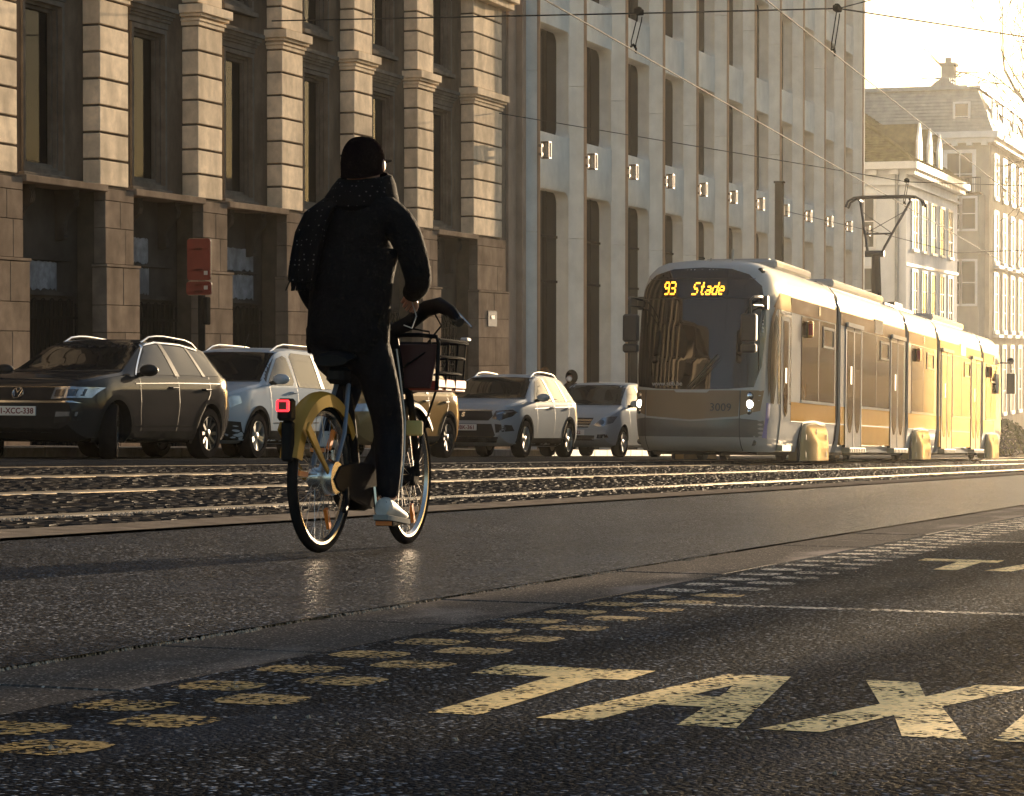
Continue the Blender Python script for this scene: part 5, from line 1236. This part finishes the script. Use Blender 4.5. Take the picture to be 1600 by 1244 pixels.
def hand(parent, wrist, fdir, palm_n, name='hand', curl=.5, scale=1.):
    """palm and five separate bent fingers; fdir points along the fingers, palm_n out of the palm"""
    f = Vector(fdir).normalized(); n = Vector(palm_n).normalized(); n = (n - f*n.dot(f)).normalized(); sd_ = f.cross(n); w_ = Vector(wrist); b = MB()
    P_ = lambda a, s_, h: tuple(w_ + (f*a + sd_*s_ + n*h)*scale)
    b.tube([P_(-.03, 0, 0), P_(.0, 0, 0), P_(.04, 0, 0), P_(.085, 0, .004)], [.026*scale, .030*scale, .040*scale, .040*scale], 10, flat=.5)
    for k, (s_, L) in enumerate(((-.030, .066), (-.010, .076), (.010, .072), (.029, .056))):
        pts = [P_(.075, s_, .0)]; a = 0; x, h = .075, 0
        for seg in (.42, .32, .26):
            a += curl*(.9 if seg != .42 else .6); x += L*seg*math.cos(a); h += L*seg*math.sin(a); pts.append(P_(x, s_, h))
        b.tube(pts, [.0095*scale, .009*scale, .0085*scale, .007*scale], 8)
    b.tube([P_(.015, -.03, .005), P_(.045, -.052, .015), P_(.070, -.055, .028), P_(.088, -.048, .036)], [.012*scale, .0115*scale, .010*scale, .008*scale], 8)
    return b.build(name, MT['skin'], parent, smooth=True)
PS = empty('person', street(10.41, 4.43, 0, .0)); tag(PS, 'cyclist in black jacket, cap and speckled scarf riding away on the share bicycle', 'person')
V_ = [(.29, 0, .99), (.30, 0, 1.10), (.34, 0, 1.26), (.39, 0, 1.42), (.43, 0, 1.56), (.455, 0, 1.67), (.465, 0, 1.74), (.475, 0, 1.84), (.478, 0, 1.925),
      (.43, -.15, 1.575), (.43, -.225, 1.53), (.415, -.285, 1.38), (.42, -.315, 1.265), (.50, -.265, 1.24), (.59, -.205, 1.225),
      (.43, .15, 1.575), (.44, .225, 1.52), (.52, .29, 1.36), (.57, .32, 1.27), (.69, .335, 1.20), (.78, .345, 1.155),
      (.33, -.095, .93), (.415, -.12, .79), (.50, -.135, .61), (.475, -.15, .46), (.435, -.165, .31), (.415, -.17, .225),
      (.33, .095, .93), (.50, .12, .89), (.68, .135, .82), (.63, .15, .70), (.55, .165, .585), (.50, .17, .53)]
E_ = [(0, 1), (1, 2), (2, 3), (3, 4), (4, 5), (5, 6), (6, 7), (7, 8), (4, 9), (9, 10), (10, 11), (11, 12), (12, 13), (13, 14), (4, 15), (15, 16), (16, 17), (17, 18), (18, 19), (19, 20),
      (0, 21), (21, 22), (22, 23), (23, 24), (24, 25), (25, 26), (0, 27), (27, 28), (28, 29), (29, 30), (30, 31), (31, 32)]
Rd = [(.175, .14), (.18, .145), (.185, .15), (.195, .155), (.18, .135), (.085, .085), (.075, .08), (.095, .105), (.085, .095),
      .11, .092, .076, .070, .060, .048, .11, .092, .076, .070, .060, .048,
      .12, .10, .080, .074, .060, .052, .12, .10, .080, .072, .060, .052]
def cls(c_):
    if c_.z > 1.73: return 2
    if c_.z < .97: return 1 if c_.z > .255 else 2
    return 0
body = skinned('body', V_, E_, Rd, [MT['jacket'], MT['trousers'], MT['skin']], PS, cls)
# jacket skirt over the hips, collar
b = MB(); rings = []
for z, rx, ry, cx_ in ((.945, .155, .192, .31), (.98, .16, .198, .305), (1.04, .157, .197, .31), (1.14, .155, .198, .32), (1.28, .16, .206, .345), (1.42, .165, .222, .385)):
    rings.append([(cx_ + rx*math.cos(q)*(1+.03*math.sin(5*q+z*9)), ry*math.sin(q)*(1+.03*math.sin(4*q+z*7)), z + (.02*math.sin(3*q) if z < .96 else 0)) for q in [2*math.pi*i/32 for i in range(32)]])
b.loft(rings, True, False); b.build('jacket', MT['jacket'], PS, smooth=True)
# cap
b = MB(); HC = Vector((.475, 0, 1.875)); rings = []
for i in range(13):
    a = math.pi/2*i/12; r_ = math.cos(a)**.7 if i < 12 else .02; z = HC.z - .035 + .128*math.sin(a)
    rings.append([(HC.x - .012 + .122*r_*math.cos(q), .104*r_*math.sin(q), z) for q in [2*math.pi*k/28 for k in range(28)]])
rings.insert(0, [(HC.x - .012 + .120*math.cos(q), .102*math.sin(q), HC.z - .085 + .035*math.cos(q)) for q in [2*math.pi*k/28 for k in range(28)]])
b.loft(rings, True, True); b.build('cap', MT['beanie'], PS, smooth=True)
# face: nose, ears, glasses
b = MB().ball((.585, 0, 1.835), (.022, .016, .026)).ball((.565, 0, 1.785), (.025, .03, .012))
for s_ in (-1, 1): b.ball((.475, s_*.098, 1.83), (.022, .012, .032)).ball((.57, s_*.034, 1.858), (.010, .014, .009))
b.build('facial_features', MT['skin'], PS, smooth=True)
b = MB()
for s_ in (-1, 1):
    b.lathe([(.022, -.006), (.027, -.006), (.027, .006), (.022, .006)], 16, 'x', (.60, s_*.036, 1.855), closed=True); b.tube([(.595, s_*.064, 1.862), (.585, s_*.095, 1.865), (.475, s_*.103, 1.855)], .006, 6)
b.tube([(.602, -.012, 1.86), (.602, .012, 1.86)], .004, 6); b.build('glasses', MT['iron'], PS, smooth=True)
# scarf: thick wrap and a long tail down the left of the back
b = MB(); rings = []
for k, (z, rx, ry) in enumerate(((1.62, .135, .16), (1.65, .165, .185), (1.69, .165, .175), (1.735, .15, .155), (1.775, .130, .132), (1.785, .11, .11))):
    rings.append([(.455 + .012*k*.5 + rx*math.cos(q)*(1+.05*math.sin(4*q+k)), ry*math.sin(q)*(1+.05*math.sin(3*q+k*1.3)), z + .03*math.cos(q)) for q in [2*math.pi*i/30 for i in range(30)]])
b.loft(rings, True, False); sf = b.build('scarf', MT['scarf'], PS, smooth=True)
b = MB(); rings = []
for k, (x, y, z, wd) in enumerate(((.38, .11, 1.66, .06), (.29, .145, 1.60, .065), (.235, .165, 1.50, .066), (.205, .175, 1.38, .066), (.185, .18, 1.30, .066), (.175, .18, 1.255, .066))):
    n = 8; f_ = [(x - .028 + .010*math.sin(i*1.9 + k), y - wd + 2*wd*i/n, z + .008*math.sin(i*2+k)) for i in range(n+1)]; r_ = [(x + .018 + .010*math.sin(i*1.9 + k), y - wd + 2*wd*i/n, z) for i in range(n, -1, -1)]
    rings.append(f_ + r_)
b.loft(rings, True, True); b.build('scarf_tail', MT['scarf'], sf, smooth=50)
b = MB()
for i in range(16):
    y = .118 + .124*i/15; b.tube([(.17, y, 1.26), (.16 + random.uniform(-.02, .02), y + random.uniform(-.012, .012), 1.215)], .004, 4)
b.build('fringe', MT['jacket'], sf)
# hands and shoes
hand(PS, (.585, -.208, 1.222), (.85, .35, -.25), (.1, .6, -.7), curl=.45)
hl = hand(PS, (.775, .345, 1.158), (.8, .25, -.15), (-.2, -.1, -1), curl=1.0)
for (ax, ay, az, pitch) in ((.415, -.17, .20, -.10), (.50, .17, .505, -.25)):
    b = MB(); rings = []
    for x, wd, z0, z1 in ((-.085, .030, .0, .055), (-.075, .036, -.002, .085), (-.03, .040, -.002, .098), (.02, .042, -.002, .085), (.08, .047, -.002, .062), (.14, .046, 0, .048), (.185, .034, .006, .036), (.198, .015, .012, .026)):
        rings.append([(x, wd*math.cos(q), (z0+z1)/2 + (z1-z0)/2*math.sin(q)) for q in [2*math.pi*i/16 for i in range(16)]])
    b.loft(rings, True, True); so = b.build('shoe', MT['shoe'], PS, smooth=50); so.matrix_local = Matrix.Translation((ax, ay, az - .045)) @ Matrix.Rotation(-pitch, 4, 'Y')
    s2 = MB(); n = 20; out = [(-.09 + .145*(1-math.cos(math.pi*i/n)), (.036+.012*math.sin(math.pi*i/n))*1) for i in range(n+1)]
    s2.prism([(x, y) for x, y in out] + [(x, -y) for x, y in reversed(out)], 'z', -.018, .008); s2.build('sole', MT['sole'], so, bevel=.004)
    MB().box(-.078, -.062, -.028, .028, .030, .075).build('heel_patch', MT['jacket'], so, bevel=.006); lc = MB()
    for i in range(5): lc.tube([(.0 + .022*i, -.026, .085 - .009*i), (.012 + .022*i, 0, .096 - .009*i), (.0 + .022*i, .026, .085 - .009*i)], .004, 5)
    lc.build('laces', MT['plate'], so)
# pale seam of frayed trouser edge
b = MB().tube([(.38, -.218, .95), (.43, -.222, .80), (.51, -.216, .62), (.485, -.224, .46), (.445, -.226, .30)], .004, 5); b.build('trouser_seam', MT['palewords'], PS)
MB().tube([(.60, -.20, 1.21), (.63, -.22, 1.12), (.60, -.21, 1.06), (.52, -.20, 1.07)], .003, 5).build('earphone_cord', MT['palewords'], PS)

def standing(u, v, heading, label, hood):
    ps = empty('person', street(u, v, heading, .13)); tag(ps, label, 'person')
    ps.matrix_world = Matrix.Translation(ps.matrix_world.translation) @ Matrix.Rotation(heading, 4, 'Z')
    V2 = [(0, 0, .95), (0, 0, 1.12), (.01, 0, 1.3), (.01, 0, 1.42), (.02, 0, 1.5), (.03, 0, 1.62), (.03, 0, 1.70), (0, -.15, 1.40), (0, -.22, 1.36), (-.02, -.26, 1.12), (.04, -.27, .90), (0, .15, 1.40), (0, .22, 1.36), (-.02, .26, 1.12), (.04, .27, .90),
          (0, -.09, .88), (.01, -.10, .50), (-.01, -.10, .09), (.12, -.11, .04), (0, .09, .88), (.01, .10, .50), (-.01, .10, .09), (.12, .11, .04)]
    E2 = [(0, 1), (1, 2), (2, 3), (3, 4), (4, 5), (5, 6), (3, 7), (7, 8), (8, 9), (9, 10), (3, 11), (11, 12), (12, 13), (13, 14), (0, 15), (15, 16), (16, 17), (17, 18), (0, 19), (19, 20), (20, 21), (21, 22)]
    R2 = [(.17, .13), (.17, .13), (.185, .14), (.16, .12), .06, (.085, .10), (.075, .09), .10, .085, .07, .05, .10, .085, .07, .05, .10, .075, .055, .045, .10, .075, .055, .045]
    skinned('body', V2, E2, R2, [MT['hood'], MT['trousers'], MT['skin']], ps, lambda c_: 2 if c_.z > 1.50 else (1 if c_.z < .9 else 0))
    f_ = MB().ball((.135, 0, 1.63), (.02, .015, .022))
    for s_ in (-1, 1): f_.ball((.03, s_*.092, 1.64), (.02, .012, .03)).ball((.12, s_*.034, 1.665), (.010, .013, .008))
    f_.build('facial_features', MT['skin'], ps, smooth=True)
    for s_ in (-1, 1): hand(ps, (.05, s_*.275, .86), (.15, 0, -1), (0, -s_, 0), curl=.3)
    if hood:
        b = MB(); rings = []
        for i in range(11):
            a = math.pi*(.30 + .70*i/10); x = .02 - .125*math.cos(a)*-1; rr = math.sin(a)*.155 + .01
            rings.append([(.01 + .135*math.cos(a), rr*.86*math.cos(q), 1.645 + rr*math.sin(q)) for q in [2*math.pi*k/22 for k in range(22)]])
        rings.insert(0, [(.125, .088*math.cos(q), 1.635 + .105*math.sin(q)) for q in [2*math.pi*k/22 for k in range(22)]])
        b.loft(rings, True, False); b.build('hood', MT['hood'], ps, smooth=True)
        MB().ball((.115, 0, 1.60), (.055, .075, .062)).build('face_mask', MT['mask'], ps, smooth=True)
    else:
        MB().ball((.005, 0, 1.70), (.125, .108, .115), 18, 12).ball((-.06, 0, 1.62), (.075, .095, .11), 16, 10).build('hair', MT['brownhair'], ps, smooth=True)
standing(53.2, 16.45, math.pi - .25, 'hooded pedestrian with white face mask behind the silver SUV', True)
standing(51.5, 16.55, .3, 'brown-haired pedestrian whose head shows above the silver SUV roof', False)

# ------------------------------------------------------------------ street furniture, wires
MT['signback'] = mat('red sign back', (.17, .022, .012), .6, var=.15, vs=6)
SG = empty('road_sign', street(33.9, 16.35, 0, .13)); SG.rotation_euler = (0, 0, 0); tag(SG, 'two red rounded sign plates seen from behind on a dark post', 'road sign')
MB().tube([(0, 0, -.1), (0, 0, 3.12)], .055, 12).build('post', MT['iron'], SG, smooth=True)
for z0, z1, wd in ((2.53, 3.16, .19), (2.31, 2.51, .205)):
    pl = MB().prism(rrect(-wd, wd, z0, z1, .045), 'x', -.105, -.085).build('sign_plate', MT['signback'], SG)
    MB().prism(rrect(-wd-.006, wd+.006, z0-.006, z1+.006, .05), 'x', -.085, -.078).build('plate_rim', MT['chrometrim'], pl)
    for z in (z0 + (z1-z0)*.25, z1 - (z1-z0)*.25): MB().box(-.118, -.104, -wd*.9, wd*.9, z-.012, z+.012).box(-.118, .0, -.065, .065, z-.02, z+.02).build('clamp', MT['signback'], pl)
    MB().box(-.109, -.105, -.15, -.09, z0+.08, z0+.14).build('sticker', MT['palewords'], pl)
MB().box(-.07, .07, -.12, -.05, 1.86, 2.28).build('post_box', MT['iron'], SG, bevel=.015)
MT['wire'] = mat('black overhead wire', (.02, .02, .02), .8, .0, var=0, spec=.15)
def wire(name, pts, r, label, cat='wire', sag=0.):
    P3 = []
    for a, c_ in zip(pts[:-1], pts[1:]):
        for i in range(12):
            t = i/12; p = Vector(a).lerp(Vector(c_), t); p.z -= sag*4*t*(1-t); P3.append(p)
    P3.append(Vector(pts[-1])); return tag(MB().tube(P3, r, 6).build(name, MT['wire']), label, cat)
def hz_(u, v, h): return (u, v, gz(u, v) + h)
wire('contact_wire', [hz_(-10, 10.16, 6.24), hz_(160, 10.16, 6.24)], .011, 'contact wire running down onto the pantograph head')
wire('contact_wire', [hz_(-10, 7.34, 6.40), hz_(160, 7.34, 6.40)], .011, 'contact wire over the nearer track, crossing in front of the far roofs')
wire('span_wire', [(40.2, 18.0, 6.35), (36.6, 10.16, 5.68), (37.6, 7.34, 5.76), (41.5, 5.0, 5.70), (47., -8., 6.6)], .012, 'upper cross span wire with two drop hangers near the top of the picture')
wire('span_wire', [(52.5, 17.95, 5.83), (55.7, 12.5, 4.92), (60.82, 10.16, 4.66), (61.1, 7.34, 4.52), (63., -8., 5.4)], .010, 'cross span wire fixed to the last stone pilaster, passing above the pantograph')
wire('span_wire', [(75.05, 16.3, 4.81), (67.2, 12, 3.72), (69.2, 10.16, 3.22), (72., -8, 3.9)], .008, 'thin span wire from the dark pole behind the tram')
wire('feeder_wire', [(37.6, 7.34, 5.76), (38.6, 6.6, 6.1), (45., 0, 9.)], .010, 'short wire rising out of the top from the right-hand insulator')
def hanger(u, v, ztop, zbot, label, du=.4):
    h = empty('wire_hanger', loc=(u, v, zbot)); tag(h, label, 'wire hanger'); T = Vector((0, 0, ztop-zbot))
    MB().box(-.12, .12, -.05, .05, T.z-.04, T.z+.05).box(-.07, .07, -.035, .035, T.z+.05, T.z+.075).build('insulator', MT['iron'], h, bevel=.015)
    for s_ in (-1, 1):
        MB().tube([(.06 + s_*.12, 0, T.z-.05), (.02+s_*.13, 0, T.z-.12), (-.22 + s_*.13, .02, .10), (-.22 + s_*.12, .02, .03)], .009, 6).build('drop_rod', MT['iron'], h, smooth=True)
    MB().tube([(-.36, .02, .02), (-.22, .02, .07), (-.08, .02, .02)], .018, 6).tube([(-.09, .02, .03), (-.09, .02, -.05)], .015, 6).build('clamp', MT['iron'], h)
hanger(36.3, 10.16, 5.66, gz(36, 10.16) + 6.27, 'left-hand hanger holding the contact wire, in front of the concrete fins')
hanger(37.5, 7.34, 5.74, gz(37.3, 7.34) + 6.43, 'right-hand hanger near the end of the concrete building')
hanger(60.8, 10.16, 4.68, gz(60.8, 10.16) + 6.28, 'small hanger right above the pantograph head')
pl = empty('catenary_pole', street(74.2, 16.3, 0, .13)); pl.rotation_euler = (0, 0, 0); tag(pl, 'dark square catenary pole standing behind the tram', 'pole')
MB().box(-.12, .12, -.12, .12, -.3, 8.2).build('shaft', MT['iron'], pl, bevel=.02); MB().box(-.15, .15, -.15, .15, 8.2, 8.26).build('pole_cap', MT['iron'], pl, bevel=.01); MB().box(-.16, .16, -.16, .16, -.3, .5).build('pole_base', MT['iron'], pl, bevel=.02)

# ------------------------------------------------------------------ bare trees along the near side, houses across the street
MT['bark'] = mat('grey brown bark', (.085, .068, .05), .9, var=.35, vs=10, bump=.7, bs=25)
MT['twig'] = mat('brown twigs', (.09, .07, .05), .9, var=.2)
def tree_meshes(seed, H, trunk_r, spread, levels=5):
    rr = random.Random(seed); tr, cr = MB(), MB()
    def grow(p, d, L, r_, lv):
        pts = [p]; rs_ = [r_]; n = 4 if lv < 3 else 3; q = Vector(p); dd = Vector(d)
        for i in range(n):
            dd = (dd + Vector((rr.gauss(0, .12), rr.gauss(0, .12), rr.gauss(.03, .08)))).normalized(); q = q + dd*L/n; pts.append(tuple(q)); rs_.append(r_*(1 - .42*(i+1)/n))
        rs_ = [max(x, .014) for x in rs_]; (tr if lv < 2 else cr).tube(pts, rs_, 8 if lv < 2 else (5 if lv < 4 else 3), cap=False)
        if lv >= levels: return
        kids = 3 if lv == 0 else rr.choice((3, 3, 4))
        for k in range(kids):
            ax = dd.orthogonal().normalized(); ax.rotate(Matrix.Rotation(rr.uniform(0, 6.28), 3, dd)); nd = dd.copy(); nd.rotate(Matrix.Rotation(rr.uniform(.3, .75)*spread, 3, ax))
            st = q if k < 2 else Vector(pts[rr.choice((2, n-1))])
            grow(tuple(st), nd, L*rr.uniform(.62, .82), rs_[-1]*rr.uniform(.6, .8), lv+1)
    grow((0, 0, -.3), (0, 0, 1), H*.33, trunk_r, 0); return tr.mesh('trunk', MT['bark'], smooth=True), cr.mesh('crown', MT['twig'])
TM = [tree_meshes(11, 13.5, .40, 1.0), tree_meshes(23, 14., .44, 1.05)]
def tree(u, v, k, rot, s_, label, grp='bare street trees'):
    t = empty('bare_tree', loc=(u, v, gz(u, v) + .1)); t.rotation_euler = (0, 0, rot); t.scale = (s_,)*3; tag(t, label, 'tree', grp)
    link('trunk', TM[k][0], t); link('crown', TM[k][1], t); return t
for i, (u, v) in enumerate(((14.5, -2.0), (18., -2.6), (22.5, -1.95), (30.9, -2.0), (37.5, -2.05), (45, -2.0))):
    tree(u, v, i % 2, 1.3*i, 1.0, ('first', 'second', 'third', 'fourth', 'fifth', 'sixth')[i] + ' bare street tree along the near pavement, outside the right edge')
tree(150., 13.2, 1, .4 + math.pi, 1.7, 'large bare tree whose branch tips reach into the top right corner', 'far bare trees').scale = (1.6, 1.6, 2.6)
MT['house'] = mat('brown brick house', (.20, .125, .075), .85, var=.25, vs=2, bump=.3, bs=20)
MT['house2'] = mat('sand rendered house', (.34, .26, .17), .85, var=.2, vs=1.5)
for i in range(9):
    u0 = 84 + i*13.; h = 9.5 + (i*37 % 5)*.7; gzz = gz(u0+13, -11); hr = empty('town_house', loc=(u0+6, -14., gzz))
    tag(hr, ('first', 'second', 'third', 'fourth', 'fifth', 'sixth', 'seventh', 'eighth', 'ninth')[i] + ' town house across the street, outside the right edge', 'building', 'town houses across the street')
    MB().box(-6, 6.9, 0, 9, -1, h).build('wall', MT['house'] if i % 2 else MT['house2'], hr).data.transform(Matrix.Translation((0, -9, 0)))
    rf = MB().prism([(-9.3, h), (.3, h), (-4.5, h+2.2)], 'x', -6, 6.9).build('roof', MT['slate'], hr)
    for f in range(3):
        for k in range(5): MB().box(-5.2+2.4*k, -4.0+2.4*k, -.05, .04, 1.2+3.0*f, 3.2+3.0*f).build('window', MT['paneglass'], hr)
# parked bicycles and shrubs at the far right behind the tram
MT['leaf'] = mat('dull evergreen leaf', (.055, .065, .02), .7, var=.4, vs=6)
def shrub(u, v, rx, ry, rz, label):
    rr = random.Random(int(u*10)); sh = empty('shrub', loc=(u, v, gz(u, v))); tag(sh, label, 'shrub', 'shrubs beyond the tram')
    b = MB()
    for _ in range(1500):
        d = Vector((rr.gauss(0, 1), rr.gauss(0, 1), rr.gauss(0, 1))).normalized()*rr.uniform(.55, 1)**.5; c_ = Vector((d.x*rx, d.y*ry, rz + d.z*rz)); a = Vector((rr.gauss(0, 1), rr.gauss(0, 1), rr.gauss(0, 1))).normalized()*.09; e = a.orthogonal().normalized()*.05
        b.add([c_-a, c_+e, c_+a, c_-e], [(0, 1, 2, 3)])
    b.build('foliage', MT['leaf'], sh); MB().tube([(0, 0, -.1), (.05, 0, rz*.9), (.02, .05, rz*1.5)], [.06, .04, .015], 6).build('stem', MT['bark'], sh)
shrub(101, 13.0, 1.6, 1.0, .75, 'low shrub beside the rear of the tram'); shrub(104, 11.9, 1.4, .8, .6, 'taller shrub at the right edge behind the tram')
for i in range(2):
    t = empty('parked_bicycle', street(93 + 1.6*i, 11.75, 1.25, .0)); tag(t, ('nearer', 'farther')[i] + ' of two small backlit bicycles at the far right edge', 'bicycle', 'bicycles in the far rack')
    for x in (0, 1.05):
        w_ = MB().lathe([(.33+.018*math.cos(q), .018*math.sin(q)) for q in [2*math.pi*k/6 for k in range(6)]], 24, 'y', (x, 0, .35), closed=True).build('wheel', MT['tyre'], t)
    MB().tube([(0, 0, .35), (.4, 0, .30), (.85, 0, .75), (.35, 0, .72), (0, 0, .35)], .02, 6).tube([(.4, 0, .3), (.30, 0, .95)], .018, 6).tube([(1.05, 0, .35), (.82, 0, 1.0)], .018, 6).build('frame', MT['bikeblack'], t)
    MB().tube([(.75, -.28, 1.02), (.84, 0, 1.0), (.75, .28, 1.02)], .014, 6).build('handlebar', MT['bikeblack'], t); MB().box(.18, .42, -.06, .06, .95, 1.0).build('saddle', MT['bikeblack'], t, bevel=.02)
# ------------------------------------------------------------------ low sun haze
hm = bpy.data.materials.new('street haze'); hm.use_nodes = True; ht = hm.node_tree; ht.nodes.remove(ht.nodes['Principled BSDF'])
pv = ht.nodes.new('ShaderNodeVolumePrincipled'); pv.inputs['Color'].default_value = (.95, .93, .88, 1); pv.inputs['Density'].default_value = HAZE; pv.inputs['Anisotropy'].default_value = .92
ht.links.new(pv.outputs[0], ht.nodes['Material Output'].inputs['Volume'])
hz = MB().box(-20, 215, -32, 62, -14, 26).build('haze', hm); tag(hz, kind='stuff')
